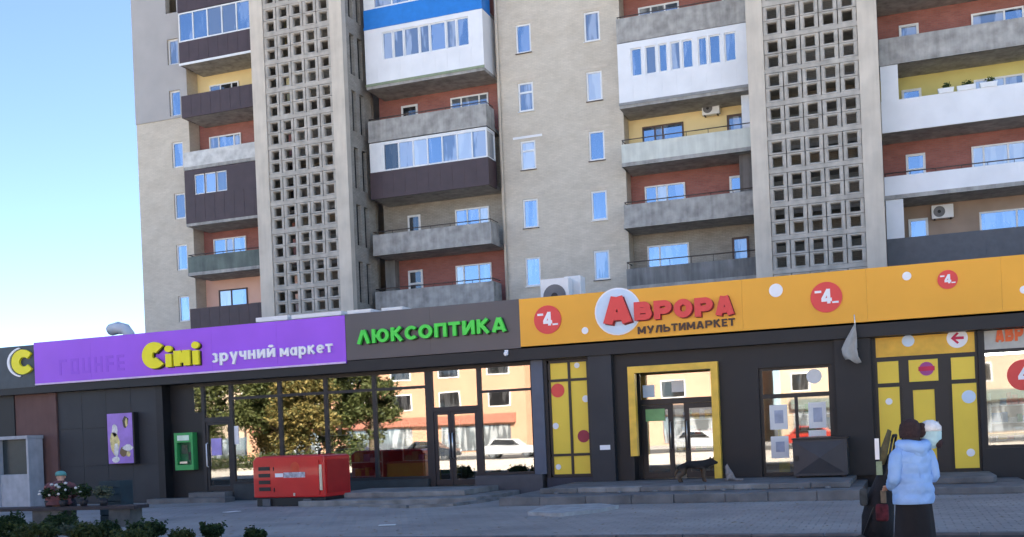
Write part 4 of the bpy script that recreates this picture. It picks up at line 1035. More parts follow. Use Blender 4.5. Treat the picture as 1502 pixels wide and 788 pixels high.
blob(.3, 1.05, .13, .2, WB); blob(.28, .68, .2, .38, YB); blob(.34, .45, .1, .25, WB, .005); blob(.72, 1.3, .13, .19, KB); blob(.76, 1.28, .05, .14, YB, .005)
blob(.62, .38, .16, .17, mat('poster_brown', (0.2, 0.13, 0.06), .5)); blob(.78, .5, .2, .1, WB, .005); blob(.8, .3, .09, .1, YB, .01); blob(.3, .14, .14, .1, WB)
kx0, kx1 = -27.35, -25.95
ki = thing('cabinet', (-26.6, 26.3, 0), 'scuffed white kiosk cabinet with dark upper panel by brown wall', 'cabinet')
KW = mat('scuffed_white', (0.42, 0.43, 0.46), .6, var=.22, scale=3, streak=.4)
mb = MB().box(kx0, kx0 + .16, 26.3, 26.93, 0, 2.16).box(kx1 - .08, kx1, 26.3, 26.93, 0, 2.16).box(kx0 + .16, kx1 - .08, 26.36, 26.93, 0, 1.04)
mb.build('body', KW, ki, .01); MB().box(kx0 - .04, kx1 + .02, 26.26, 26.95, 2.161, 2.27).build('top', KW, ki, .01)
MB().box(kx0 + .16, kx1 - .08, 26.5, 26.55, 1.041, 2.16).build('dark_panel', mat('dark_teal_panel', (0.03, 0.045, 0.05), .35), ki)
cc = thing('security_camera', (-9.95, Q + .2, 3.55), 'small white dome camera under the eaves above the optician window', 'camera')
_x, _z = P(743, 519, Q + .01)
MB().ball((_x, Q - .03, _z), .07, n=10, m=6).build('dome', WHITEL, cc); MB().box(_x - .05, _x + .05, Q - .01, Q + .019, _z - .02, _z + .1).build('bracket', WHITEL, cc)

# ------------------------------------------------------------------ dark steel cabinet, flag
cb = thing('steel_cabinet', (-1.85, 26.1, .315), 'dark grey steel cabinet with cross-creased front on the platform', 'cabinet')
c0, c1 = P(1163, 670, 25.95)[0], P(1243, 670, 25.95)[0]; y0 = 25.95; z0, z1 = .36, P(1203, 644, 25.95)[1]
CM = mat('cabinet_grey', (0.045, 0.045, 0.051), .45, var=.12, scale=3)
MB().box(c0, c1, y0 + .02, y0 + .75, z0, z1).build('body', CM, cb, .012)
cxm, czm = (c0 + c1) / 2, (z0 + z1) / 2; e = .06
mb = MB(); q = [(c0 + e, y0 + .019, z0 + e), (c1 - e, y0 + .019, z0 + e), (c1 - e, y0 + .019, z1 - e), (c0 + e, y0 + .019, z1 - e)]; ap = (cxm, y0 - .05, czm)
for k in range(4): mb.face([q[k], q[(k + 1) % 4], ap])
mb.build('door', CM, cb)
MB().box(c0 - .02, c1 + .03, y0 - .01, y0 + .78, z1 + .001, z1 + .035).build('lid', BLACKM, cb)
MB().box(c0 + .05, c0 + .12, y0 - .02, y0 + .018, czm - .06, czm + .06).build('handle', BLACKM, cb)
for x in (c0 + .05, c1 - .13):
    MB().box(x, x + .08, y0 + .1, y0 + .65, .316, .359).build('foot', BLACKM, cb)
fl = thing('flag', (-.98, 26.5, 3.1), 'limp white flag hanging from a short pole on the dark wall', 'flag')
FY = 26.45
tx, tz = P(1253, 463, FY)
MB().tube([(tx + .02, WQ - .16, tz - .75), (tx, FY, tz + .02)], .014, 6).build('pole', MATS['steel'], fl)
left = [(1252, 478), (1246, 489), (1239, 501), (1234, 512), (1236, 521), (1240, 528)]
right = [(1254, 474), (1256, 488), (1257, 500), (1257, 512), (1259, 523), (1264, 533)]
mb = MB(); nw = 9
for r, (a, b) in enumerate(zip(left, right)):
    A = P(*a, FY); Bp = P(*b, FY)
    for k in range(nw):
        t = k / (nw - 1); mb.v.append((A[0] + (Bp[0] - A[0]) * t, FY - .03 + .05 * math.sin(t * 9 + r * .5) * min(1, r / 2), A[1] + (Bp[1] - A[1]) * t + .03 * math.sin(t * 7) * (r == 5)))
for r in range(5):
    for k in range(nw - 1):
        i = r * nw + k; mb.f.append((i, i + nw, i + nw + 1, i + 1)); mb.sm.append(True)
o = mb.build('cloth', mat('flag_cloth', (0.4, 0.4, 0.375), .8, var=.12, scale=5), fl)
sm_ = o.modifiers.new('thickness', 'SOLIDIFY'); sm_.thickness = .006

# ------------------------------------------------------------------ roof clutter
def ac_unit(x, y, z, w, h, d, label, grille=(.05, .55), dark=None, group='air conditioner units'):
    o = thing('air_conditioner', (x, y, z), label, 'air conditioner', group)
    MB().box(x, x + w, y, y + d, z + .04, z + h).build('casing', PVC, o, .015)
    gx_ = x + w * (grille[0] + grille[1]) / 2; r = min(w * (grille[1] - grille[0]) / 2, h * .42)
    MB().disc(gx_, z + h / 2 + .02, r, y - .012, y - .001, 24).build('grille', dark or mat('grille_grey', (0.16, 0.16, 0.17), .6), o)
    MB().disc(gx_, z + h / 2 + .02, r * .3, y - .02, y - .0121, 14).build('fan_hub', BLACKM, o)
    for xx in (x + .08, x + w - .14): MB().box(xx, xx + .06, y + .02, y + d, z, z + .039).build('foot', RAILM, o)
    return o
az = 5.02
x, z = P(793, 436, 29.0); 
o = ac_unit(x, 29.0, 5.02, .85, P(808, 409, 29)[1] - 5.02, .4, 'rooftop air conditioner with dark fan grille above the orange sign', (.1, .9))
x, _ = P(828, 430, 29.6)
o = ac_unit(x, 29.6, 5.02, .5, P(838, 405, 29.6)[1] - 5.02, .5, 'narrow white air conditioner just right of the darker rooftop unit', (.3, .7), PVC)
x, z = P(1030, 170, B - .4); ac_unit(x, B - .4, z - .02, .78, .6, .3, 'white air conditioner on the yellow balcony wall', (.05, .6))
x, z = P(1367, 322, B - .4); ac_unit(x, B - .4, z - .02, .85, .6, .3, 'white air conditioner on the tan balcony wall at right', (.08, .62))
vc = thing('vent_cowl', (-23, 29, 5.0), 'pale curved ventilation cowl on the roof left of the tower', 'vent')
def rp(px, py, Y=29.0): a = P(px, py, Y); return (a[0], Y, a[1])
VM = mat('pale_vent', (0.5, 0.55, 0.62), .4, var=.06)
MB().tube([rp(193, 502), rp(190, 490), rp(184, 483), rp(174, 481), rp(163, 484)], [.16, .17, .19, .21, .2], 12).build('duct', VM, vc)
MB().tube([rp(163.5, 484), rp(161, 485)], [.17, .17], 12).build('opening', mat('vent_dark', (0.25, 0.2, 0.28), .7), vc)
for i, (a, b, y_) in enumerate(((378, 424, 463), (430, 503, 460), (512, 546, 456.5), (562, 592, 453))):
    x0, z0 = P(a, y_ + 6 - i * .5, 27.2); x1, _ = P(b, y_, 27.2)
    o = MB().box(x0, x1, 27.1, 27.9, 5.32, 5.45 - .015 * i).box(x0 + .1, x1 - .1, 27.2, 27.8, 5.0, 5.319).build('roof_board', PVC)
    tag(o, ['short white board on the roof edge, leftmost of four', 'long white board on the roof edge before the left stair tower', 'white board on the roof edge where purple and grey signs meet', 'small white board on the roof above the green lettering'][i], 'board', 'white boards along the shop roof')
# flower boxes on the white balcony
FLG = leaf_mat('flower_leaves', (0.03, 0.07, 0.02), (0.10, 0.14, 0.05))
def leaves(mb, c, r, n, size, shell=.55, squash=1.0):
    for _ in range(n):
        v = Vector((random.gauss(0, 1), random.gauss(0, 1), random.gauss(0, 1))).normalized() * (shell + (1 - shell) * random.random())
        p = Vector((c[0] + v.x * r[0], c[1] + v.y * r[1], c[2] + v.z * r[2]))
        a = Vector((random.gauss(0, 1), random.gauss(0, 1), random.gauss(0, .6))).normalized(); b = a.cross(Vector((random.gauss(0, 1), random.gauss(0, 1), random.gauss(0, 1)))).normalized()
        s = size * random.uniform(.6, 1.3)
        mb.face([p - a * s, p - b * s * .45, p + a * s, p + b * s * .45])
fbx = [(1376, 1400, 'leftmost flower box on the white balcony at right'), (1404, 1432, 'middle flower box on the white balcony at right'), (1438, 1464, 'right flower box on the white balcony, nearest the frame edge')]
for a, b, lab in fbx:
    y_ = F_ + .02; x0, z0 = P(a, 146, y_); x1, _ = P(b, 142, y_); zt_ = zb(2) + 1.301
    o = thing('flower_box', ((x0 + x1) / 2, y_, zt_), lab, 'flower box', 'balcony flower boxes')
    MB().prism([(x0 + .03, zt_ + .0), (x1 - .03, zt_ + .0), (x1, zt_ + .2), (x0, zt_ + .2)], y_ - .06, y_ + .2).build('trough', PVC, o)
    mb = MB(); leaves(mb, ((x0 + x1) / 2 + .05, y_ + .07, zt_ + .3), ((x1 - x0) * .33, .12, .16), 90, .06, .2); mb.build('foliage', FLG, o)

# ------------------------------------------------------------------ planting at the lower left
DKG = leaf_mat('box_leaves', (0.012, 0.03, 0.012), (0.05, 0.085, 0.03)); OLG = leaf_mat('olive_leaves', (0.03, 0.05, 0.015), (0.10, 0.12, 0.04)); YLG = leaf_mat('pale_leaves', (0.06, 0.08, 0.05), (0.16, 0.18, 0.12))
def shrub(px, py, wpx, hpx, label, lm, n=1500, z=0.02, size=.035):
    gx_, gy_ = G(px, py + 6, z); d = math.hypot(gx_, gy_); r = wpx / FPX * d / 2 * .92; h = hpx / FPX * d * .85
    o = thing('shrub', (gx_, gy_, z), label, 'shrub', 'low clipped shrubs at the lower left')
    mb = MB(); leaves(mb, (gx_, gy_, z + h * .55), (r, r, h * .5), n, size, .62)
    for _ in range(5):
        a = random.uniform(0, 6.28); leaves(mb, (gx_ + r * .6 * math.cos(a), gy_ + r * .6 * math.sin(a), z + h * random.uniform(.5, .8)), (r * .45, r * .45, h * .3), n // 8, size, .4)
    for _ in range(26):
        a = random.uniform(0, 6.28); q = random.uniform(.5, 1.12); p_ = (gx_ + r * q * math.cos(a), gy_ + r * q * math.sin(a), z + h * random.uniform(.45, 1.15))
        leaves(mb, p_, (.05, .05, .07), 9, size * 1.1, .1)
    mb.build('foliage', lm, o)
    mb = MB()
    for _ in range(6):
        a = random.uniform(0, 6.28); mb.tube([(gx_, gy_, z - .03), (gx_ + r * .5 * math.cos(a), gy_ + r * .5 * math.sin(a), z + h * .6)], [.015, .006], 5)
    mb.build('stems', mat('twig', (0.08, 0.06, 0.04), .9), o)
for a in ((12, 785, 48, 36, 'dark round shrub at the lower left corner of the picture', DKG), (52, 795, 66, 34, 'broad olive green shrub second from the lower left corner', OLG), (88, 778, 54, 30, 'dark green shrub directly below the seated person', DKG),
          (130, 792, 50, 30, 'olive shrub between the pale leaves and the dark round shrub', OLG), (160, 782, 34, 22, 'small dark shrub behind the olive one under the bench end', DKG), (216, 786, 58, 28, 'wide dark shrub right of the bench end', DKG),
          (192, 796, 60, 26, 'low olive shrub in front of the wide dark one', OLG), (266, 792, 36, 20, 'small olive tuft between two dark shrubs', OLG), (312, 784, 34, 22, 'small dark round shrub below the recess steps', DKG), (375, 788, 34, 18, 'rightmost low shrub before the red generator', DKG),
          (108, 783, 34, 20, 'pale silvery shrub among the dark ones at lower left', YLG)):
    shrub(*a)
# bench
bA = G(-70, 748, .46); bB = G(196, 742, .46)
be = thing('bench', ((bA[0] + bB[0]) / 2, (bA[1] + bB[1]) / 2, 0), 'long dark plank bench on concrete blocks at the lower left', 'bench')
BD = mat('dark_planks', (0.04, 0.033, 0.035), .7, var=.3, scale=3, streak=.3)
d = Vector((bB[0] - bA[0], bB[1] - bA[1], 0)); Ln = d.length; d.normalize(); n_ = Vector((-d.y, d.x, 0))
def along(s, w): p = Vector((bA[0], bA[1], 0)) + d * s + n_ * w; return (p.x, p.y)
for k in range(4):
    w0 = .13 * k; MB().slab([along(0, w0), along(Ln, w0), along(Ln, w0 + .12), along(0, w0 + .12)], .39, .46 + random.uniform(-.004, .004)).build('plank', BD, be)
for s, w_ in ((.45, .4), (2.2, .8), (4.25, .55)):
    s = min(s, Ln - w_ - .05); MB().slab([along(s, .06), along(s + w_, .06), along(s + w_, .46), along(s, .46)], 0.0, .389).build('support', mat('support_concrete', (0.1, 0.1, 0.095), .9, var=.3), be)
# flowers standing on the bench
def flower_pot(s, w, r, h, label, white, lm):
    x, y = along(s, w); o = thing('potted_flowers', (x, y, .465), label, 'flowers', 'flowers on the bench')
    MB().loft([(x, y, .466, .07, .07), (x, y, .60, .1, .1)], 12).build('pot', mat('black_pot', (0.025, 0.025, 0.03), .6), o)
    mb = MB(); leaves(mb, (x, y, .62 + h * .45), (r, r * .8, h * .5), 320, .05, .2); mb.build('foliage', lm, o)
    mb = MB()
    for _ in range(white): mb.ball((x + random.uniform(-r, r) * .9, y - r * .5 + random.uniform(-.1, .1), .62 + h * random.uniform(.3, 1.0)), random.uniform(.025, .045), None, .03, 7, 5, .15)
    if white: mb.build('blossoms', mat('blossom', (0.55, 0.55, 0.53), .7), o)
sc_ = Ln - 3.0
flower_pot(Ln - 2.05, .25, .24, .42, 'dark leaved pot with many white blossoms before the seated person', 8, DKG)
flower_pot(Ln - 1.55, .3, .24, .36, 'green potted plant right of the white blossoms', 3, DKG)
flower_pot(Ln - 1.0, .28, .26, .3, 'rightmost pale green potted plant on the bench', 0, YLG)
flower_pot(Ln - 2.5, .3, .18, .28, 'small potted plant with few blossoms at the left of the row', 4, DKG)

# ------------------------------------------------------------------ people and animals
def skin(name, joints, bones, material, parent, levels=2, fat=1.0):
    """one continuous body grown from a joint skeleton: joints {name:(x,y,z,radius[,radius2])}"""
    names = list(joints); me = bpy.data.meshes.new(name)
    me.from_pydata([joints[k][:3] for k in names], [(names.index(a), names.index(b)) for a, b in bones], [])
    ob = bpy.data.objects.new(name, me); col.objects.link(ob)
    sk = ob.modifiers.new('skin', 'SKIN'); sk.use_smooth_shade = True
    for i, k in enumerate(names):
        r = joints[k]; me.skin_vertices[0].data[i].radius = (r[3] * fat, (r[4] if len(r) > 4 else r[3]) * fat)
    me.skin_vertices[0].data[0].use_root = True
    sd = ob.modifiers.new('sub', 'SUBSURF'); sd.levels = levels; sd.render_levels = levels
    dg = bpy.context.evaluated_depsgraph_get(); dg.update()
    m2 = bpy.data.meshes.new_from_object(ob.evaluated_get(dg)); bpy.data.objects.remove(ob)
    m2.materials.clear(); m2.materials.append(material)
    for p in m2.polygons: p.use_smooth = True
    o = bpy.data.objects.new(name, m2); col.objects.link(o); o.parent = parent; WORLD[o.name] = Vector((0, 0, 0))
    return o
SKINM = mat('skin', (0.5, 0.3, 0.22), .55, var=.06)
def hand(j, b, wrist, side, fwd, spread, s=1.0):
    """palm and five fingers continuing from a wrist joint"""
    w = Vector(j[wrist][:3]); fwd = Vector(fwd).normalized(); spread = Vector(spread).normalized(); p = w + fwd * .05 * s
    j[wrist + 'p'] = (*p, .026 * s, .016 * s); b.append((wrist, wrist + 'p'))
    dn = fwd.cross(spread).normalized() * side
    for i, (off, ln) in enumerate(((-.027, .055), (-.009, .068), (.009, .064), (.026, .05))):
        k = p + fwd * .035 * s + spread * off * s; t = k + fwd * ln * .55 * s + dn * .012 * s; u = t + fwd * ln * .4 * s + dn * .026 * s
        for nm, q in (('a', k), ('b', t), ('c', u)): j[f'{wrist}f{i}{nm}'] = (*q, .0085 * s)
        b += [(wrist + 'p', f'{wrist}f{i}a'), (f'{wrist}f{i}a', f'{wrist}f{i}b'), (f'{wrist}f{i}b', f'{wrist}f{i}c')]
    k = p - spread * .038 * s - fwd * .01 * s; u = k - spread * .015 * s + fwd * .035 * s
    j[wrist + 'ta'] = (*k, .01 * s); j[wrist + 'tb'] = (*u, .009 * s); b += [(wrist + 'p', wrist + 'ta'), (wrist + 'ta', wrist + 'tb')]
def face(parent, hc, s=1.0):
    """eyes, nose, mouth and ears on a head centred at hc looking to +y"""
    for sx in (-1, 1):
        MB().ball((hc[0] + sx * .032 * s, hc[1] + .083 * s, hc[2] + .01 * s), .012 * s, .008 * s, .008 * s, 8, 6).build('eye', mat('eye', (0.05, 0.035, 0.03), .2), parent)
        MB().ball((hc[0] + sx * .078 * s, hc[1] - .005 * s, hc[2] - .005 * s), .012 * s, .022 * s, .03 * s, 8, 6).build('ear', SKINM, parent)
    MB().ball((hc[0], hc[1] + .098 * s, hc[2] - .018 * s), .013 * s, .018 * s, .024 * s, 8, 6).build('nose', SKINM, parent)
    MB().ball((hc[0], hc[1] + .088 * s, hc[2] - .055 * s), .024 * s, .008 * s, .007 * s, 8, 6).build('mouth', mat('lip', (0.4, 0.14, 0.12), .5), parent)

wx, wy = .13, 11.3
wo = thing('person', (wx, wy, 0), 'person in light blue padded jacket, brown knitted hat and long black skirt', 'person')
WORLD[wo.name] = Vector((0, 0, 0))
J = {'pel': (0, 0, .86, .13, .10), 'sp': (0, 0, 1.02, .12, .09), 'ch': (0, 0, 1.2, .14, .10), 'nk': (0, .01, 1.335, .05), 'hd': (0, .03, 1.42, .075, .085), 'hc': (0, .035, 1.48, .085, .095), 'ht': (0, .03, 1.56, .06),
     'sl': (-.15, 0, 1.27, .055), 'el': (-.245, -.06, 1.03, .042), 'wl': (-.2, .16, .94, .03), 'sr': (.15, 0, 1.27, .055), 'er': (.25, -.02, 1.03, .042), 'wr': (.13, .2, 1.06, .03),
     'hl': (-.09, 0, .8, .085), 'kl': (-.1, .03, .45, .06), 'al': (-.1, -.01, .09, .04), 'tl': (-.1, .15, .04, .035), 'hr': (.09, 0, .8, .085), 'kr': (.1, .0, .45, .06), 'ar': (.1, -.06, .09, .04), 'tr': (.1, .1, .04, .035)}
Bn = [('pel', 'sp'), ('sp', 'ch'), ('ch', 'nk'), ('nk', 'hd'), ('hd', 'hc'), ('hc', 'ht'), ('ch', 'sl'), ('sl', 'el'), ('el', 'wl'), ('ch', 'sr'), ('sr', 'er'), ('er', 'wr'), ('pel', 'hl'), ('hl', 'kl'), ('kl', 'al'), ('al', 'tl'), ('pel', 'hr'), ('hr', 'kr'), ('kr', 'ar'), ('ar', 'tr')]
hand(J, Bn, 'wl', 1, (-.1, 1, -.15), (1, .1, 0)); hand(J, Bn, 'wr', -1, (-.6, .5, .1), (0, .3, 1))
bd = skin('body', J, Bn, SKINM, wo)
face(bd, (0, .035, 1.46))
JK = mat('light_blue_nylon', (0.25, 0.42, 0.74), .5, var=.1, scale=7, bump=.9, bscale=9)
def lerp_secs(keys, n, amp, waves):
    out = []
    for i in range(n + 1):
        z = keys[0][2] + (keys[-1][2] - keys[0][2]) * i / n
        for a, b in zip(keys, keys[1:]):
            if a[2] <= z <= b[2] + 1e-6:
                t = (z - a[2]) / (b[2] - a[2]); s_ = [a[q] + (b[q] - a[q]) * t for q in range(5)]; break
        k = amp * (abs(math.sin(waves * math.pi * i / n)) - .5)
        out.append((s_[0], s_[1], z, s_[3] + k, s_[4] + k))
    return out
wob = lambda a, k: 1 + .018 * math.sin(3 * a + k * .35) + .012 * math.sin(7 * a - k * .6)
MB().loft(lerp_secs([(0, 0, .76, .245, .19), (0, 0, .9, .245, .185), (0, 0, 1.05, .225, .17), (0, -.01, 1.18, .225, .165), (0, -.01, 1.26, .215, .15), (0, 0, 1.315, .165, .12), (0, .01, 1.37, .085, .085)], 60, .009, 6), 48, lambda a, k: wob(a, k) + .02 * math.sin(2 * a + .22 * k) + .012 * math.sin(11 * a + 1.1 * math.sin(k * .4))).build('jacket', JK, wo)
def sleeve(pts, rs, par, m_, n=26, amp=.003, nm='sleeve'):
    P_ = [Vector(p) for p in pts]; path = []; rr = []
    for i in range(n + 1):
        t = i / n * (len(P_) - 1); k = min(int(t), len(P_) - 2); u_ = t - k
        path.append(P_[k].lerp(P_[k + 1], u_)); rr.append(rs[k] + (rs[k + 1] - rs[k]) * u_ + amp * math.sin(i * 1.5))
    for _ in range(2):
        path = [path[0]] + [(path[i - 1] + path[i] * 2 + path[i + 1]) / 4 for i in range(1, n)] + [path[-1]]
    return MB().tube(path, rr, 14).build(nm, m_, par)
sleeve([(-.13, 0, 1.285), (-.215, -.03, 1.22), (-.262, -.06, 1.03), (-.24, .05, .96), (-.2, .15, .94)], [.07, .085, .075, .066, .052], wo, JK)
sleeve([(.13, 0, 1.285), (.215, -.0, 1.22), (.265, -.02, 1.03), (.22, .1, 1.02), (.14, .18, 1.05)], [.07, .085, .075, .066, .052], wo, JK)
mb = MB()
for k in range(22):
    a = -2.6 + 2.2 * k / 21; x_ = .1 * math.cos(a); y_ = .03 + .105 * math.sin(a)
    mb.tube([(x_, y_, 1.45), (x_ * 1.12, y_ - .01, 1.39), (x_ * 1.2 + random.uniform(-.01, .01), y_ - .02, 1.345)], [.009, .01, .004], 5)
mb.build('hair', mat('dark_brown_hair', (0.025, 0.014, 0.01), .6), wo)
MB().tube([(0, -.178, .78), (0, -.176, .95), (0, -.172, 1.1), (0, -.165, 1.22)], .004, 5).build('back_seam', mat('seam_blue', (0.18, 0.32, 0.6), .6), wo)
# hood lying on the back
mb = MB(); mb.tube([(-.12, .1, 1.36), (-.155, .0, 1.355), (-.1, -.1, 1.34), (.03, -.14, 1.31), (.13, -.1, 1.335), (.16, .0, 1.36), (.12, .1, 1.37)], [.03, .05, .065, .075, .065, .05, .03], 12)
mb.ball((.03, -.13, 1.285), .1, .055, .085, 14, 8); mb.build('hood', JK, wo)
kn = lambda a, k: 1 + .018 * math.sin(26 * a)
HAT = mat('brown_knit', (0.035, 0.02, 0.022), .95, var=.25, scale=30, bump=.8, bscale=60)
MB().loft([(0, .03, 1.415, .108, .118), (0, .025, 1.45, .118, .128), (0, .02, 1.5, .122, .13), (0, .015, 1.55, .112, .12), (0, .01, 1.585, .085, .09), (0, .01, 1.605, .045, .05), (0, .01, 1.612, .012, .012)], 52, kn).build('knitted_hat', HAT, wo)
MB().tube([(-.09, .05, 1.345), (-.05, -.075, 1.35), (.05, -.075, 1.35), (.09, .05, 1.345)], .05, 10).build('scarf', mat('dark_scarf', (0.03, 0.022, 0.025), .9), wo)
SKT = mat('black_skirt', (0.012, 0.011, 0.013), .9, var=.3, scale=4)
MB().loft([(0, 0, .08, .26, .24), (0, 0, .3, .245, .22), (0, 0, .55, .23, .2), (0, 0, .8, .205, .17), (0, 0, .95, .17, .13)], 44, lambda a, k: 1 + (.05 - .011 * k) * math.sin(9 * a)).build('skirt', SKT, wo)
wo.rotation_euler.z = rad(28); wo.scale = (.84, .84, 1.0)
# child carried in her arms, head showing over the far shoulder
ch_ = thing('person', (wx, wy, 0), 'small child in white and mint hood carried in the arms of the light blue jacket', 'person')
WORLD[ch_.name] = Vector((0, 0, 0))
J = {'pel': (.06, .24, 1.06, .075), 'ch': (.12, .2, 1.22, .075), 'nk': (.17, .15, 1.33, .035), 'hd': (.19, .12, 1.40, .062), 'hc': (.195, .11, 1.45, .072), 'ht': (.195, .105, 1.51, .05), 'sl': (.03, .2, 1.27, .035), 'el': (-.02, .14, 1.3, .028), 'wl': (-.05, .06, 1.36, .02), 'sr': (.2, .22, 1.26, .035), 'er': (.24, .25, 1.15, .028), 'wr': (.2, .27, 1.08, .02), 'hl': (.0, .26, 1.02, .05), 'kl': (-.1, .24, .98, .04), 'al': (-.14, .2, .82, .03), 'tl': (-.17, .24, .79, .025), 'hr': (.12, .26, 1.02, .05), 'kr': (.2, .2, .98, .04), 'ar': (.2, .22, .82, .03), 'tr': (.2, .28, .8, .025)}
Bn = [('pel', 'ch'), ('ch', 'nk'), ('nk', 'hd'), ('hd', 'hc'), ('hc', 'ht'), ('ch', 'sl'), ('sl', 'el'), ('el', 'wl'), ('ch', 'sr'), ('sr', 'er'), ('er', 'wr'), ('pel', 'hl'), ('hl', 'kl'), ('kl', 'al'), ('al', 'tl'), ('pel', 'hr'), ('hr', 'kr'), ('kr', 'ar'), ('ar', 'tr')]
hand(J, Bn, 'wl', 1, (-.3, -1, .1), (1, -.3, 0), .6); hand(J, Bn, 'wr', 1, (-.6, .3, -.5), (0, 1, 0), .6)
bd = skin('body', J, Bn, SKINM, ch_); 
MINT = mat('mint_quilt', (0.42, 0.62, 0.66), .7, var=.12, scale=9, bump=.5, bscale=20); WFUR = mat('white_fleece', (0.72, 0.74, 0.76), .95, var=.12, scale=20, bump=.9, bscale=50)
MB().loft([(.06, .24, 1.0, .11, .1), (.08, .23, 1.1, .125, .11), (.12, .2, 1.24, .12, .105), (.15, .16, 1.32, .08, .08)], 24, wob).build('jacket', MINT, ch_)
mb = MB(); mb.loft([(.2, .1, 1.3, .06, .07), (.21, .095, 1.34, .1, .1), (.215, .09, 1.4, .108, .112), (.215, .1, 1.46, .112, .125), (.215, .095, 1.53, .104, .115)], 26, lambda a, k: 1 + .03 * math.sin(5 * a + k) + .02 * math.sin(11 * a)); mb.build('hood', MINT, ch_)
MB().tube([(.28, .0, 1.33), (.3, .06, 1.36), (.3, .13, 1.36), (.26, .2, 1.34)], [.03, .04, .04, .03], 9).build('scarf', HAT, ch_)
mb = MB(); mb.loft([(.215, .085, 1.475, .112, .12), (.215, .08, 1.52, .11, .115), (.21, .08, 1.565, .08, .085), (.21, .08, 1.588, .03, .03)], 30, kn); mb.build('hat', WFUR, ch_)
MB().ball((.12, .04, 1.49), .07, .06, .075, 14, 10, .05).build('hair', HAT, ch_)
face(bd, (.195, .125, 1.44), .8)
ch_.rotation_euler.z = rad(6); ch_.scale = (.92, .92, 1.0)

# pushchair beside her
pc = thing('pushchair', (0, 0, 0), 'black folded pushchair hung with bags at left of the light blue jacket', 'pushchair')
WORLD[pc.name] = Vector((0, 0, 0))
BLF = mat('black_fabric', (0.012, 0.012, 0.015), .85, var=.3, scale=6, bump=.4)
MB().tube([(.18, .0, 1.18), (.05, .1, .75), (-.2, .25, .12)], .016, 8).build('frame_tube', BLACKM, pc); MB().tube([(.18, .42, 1.18), (.05, .4, .75), (-.2, .3, .12)], .016, 8).build('frame_tube', BLACKM, pc)
MB().tube([(-.3, -.02, .14), (.0, .05, .7), (.12, .1, 1.0)], .016, 8).build('frame_tube', BLACKM, pc)
MB().tube([(.18, -.02, 1.18), (.2, .0, 1.24), (.2, .42, 1.24), (.18, .44, 1.18)], .018, 8).build('handle', BLF, pc)
mb = MB(); mb.loft([(-.1, .2, .14, .22, .2), (-.08, .2, .4, .22, .2), (-.03, .2, .62, .18, .19), (.04, .2, .82, .12, .15), (.1, .2, .98, .05, .1), (.12, .2, 1.05, .02, .04)], 22, lambda a, k: 1 + .05 * math.sin(4 * a + k)); mb.build('seat_cover', BLF, pc)
for (x, y) in ((-.3, -.04), (-.26, .34), (.2, -.05), (.2, .42)):
    o = MB().tube([(x, y - .03, .11), (x, y + .03, .11)], .11, 20).build('wheel', mat('grey_rubber', (0.05, 0.055, 0.06), .8), pc)
    MB().tube([(x, y - .034, .11), (x, y + .034, .11)], .05, 14).build('hub', MATS['steel'], o)
MB().box(-.3, -.19, -.02, .1, .52, .7).build('side_bag', mat('grey_cloth', (0.06, 0.065, 0.065), .9, var=.3, scale=14), pc, .03)
MB().box(-.08, .1, -.05, .03, .36, .54).build('red_bag', mat('maroon_cloth', (0.09, 0.015, 0.022), .9, var=.5, scale=16), pc, .03)
MB().box(.0, .07, -.04, .03, .55, .68).build('tan_bag', mat('tan_cloth', (0.2, 0.15, 0.1), .9, var=.4, scale=12), pc)
MB().tube([(.02, .1, .95), (.06, .12, 1.1), (.14, .15, 1.3)], [.05, .055, .03], 9).build('rolled_blanket', mat('khaki_cloth', (0.12, 0.1, 0.05), .9, var=.3, scale=12), pc)
MB().box(-.06, .0, .02, .03, 1.0, 1.22).build('white_tag', WHITEL, pc)
MB().box(-.05, .03, .0, .07, .84, .98).build('pale_toy', mat('pale_green_cloth', (0.3, 0.36, 0.22), .9, var=.3, scale=12), pc)
_d = _dir(1291, 700); t_ = 13.0 / _d[1]
pc.scale = (.8, .8, 1.12); pc.location = (_d[0] * t_, 13.0, 0.03); pc.rotation_euler.z = rad(-6)

# seated person behind the flowers
sp_x, sp_y = along(Ln - 2.35, .42)
se = thing('person', (sp_x, sp_y, 0), 'person in teal cap and dusky red jacket sitting hunched on the bench behind the flowers', 'person')
WORLD[se.name] = Vector((0, 0, 0))
J = {'pel': (0, 0, .48, .12, .1), 'sp': (0, .05, .64, .12, .09), 'ch': (0, .1, .83, .13, .1), 'nk': (0, .16, .96, .045), 'hd': (0, .19, 1.03, .07, .08), 'hc': (0, .2, 1.09, .08, .09), 'ht': (0, .19, 1.16, .055), 'sl': (-.16, .1, .9, .05), 'el': (-.25, .2, .68, .04), 'wl': (-.1, .36, .62, .03), 'sr': (.16, .1, .9, .05), 'er': (.26, .2, .68, .04), 'wr': (.1, .38, .6, .03), 'hl': (-.09, .02, .46, .085), 'kl': (-.12, .4, .48, .06), 'al': (-.12, .4, .1, .04), 'tl': (-.12, .53, .05, .035), 'hr': (.09, .02, .46, .085), 'kr': (.12, .4, .48, .06), 'ar': (.12, .42, .1, .04), 'tr': (.12, .55, .05, .035)}
Bn = [('pel', 'sp'), ('sp', 'ch'), ('ch', 'nk'), ('nk', 'hd'), ('hd', 'hc'), ('hc', 'ht'), ('ch', 'sl'), ('sl', 'el'), ('el', 'wl'), ('ch', 'sr'), ('sr', 'er'), ('er', 'wr'), ('pel', 'hl'), ('hl', 'kl'), ('kl', 'al'), ('al', 'tl'), ('pel', 'hr'), ('hr', 'kr'), ('kr', 'ar'), ('ar', 'tr')]
hand(J, Bn, 'wl', 1, (.6, .5, -.1), (0, .3, 1)); hand(J, Bn, 'wr', -1, (-.6, .5, -.1), (0, .3, 1))
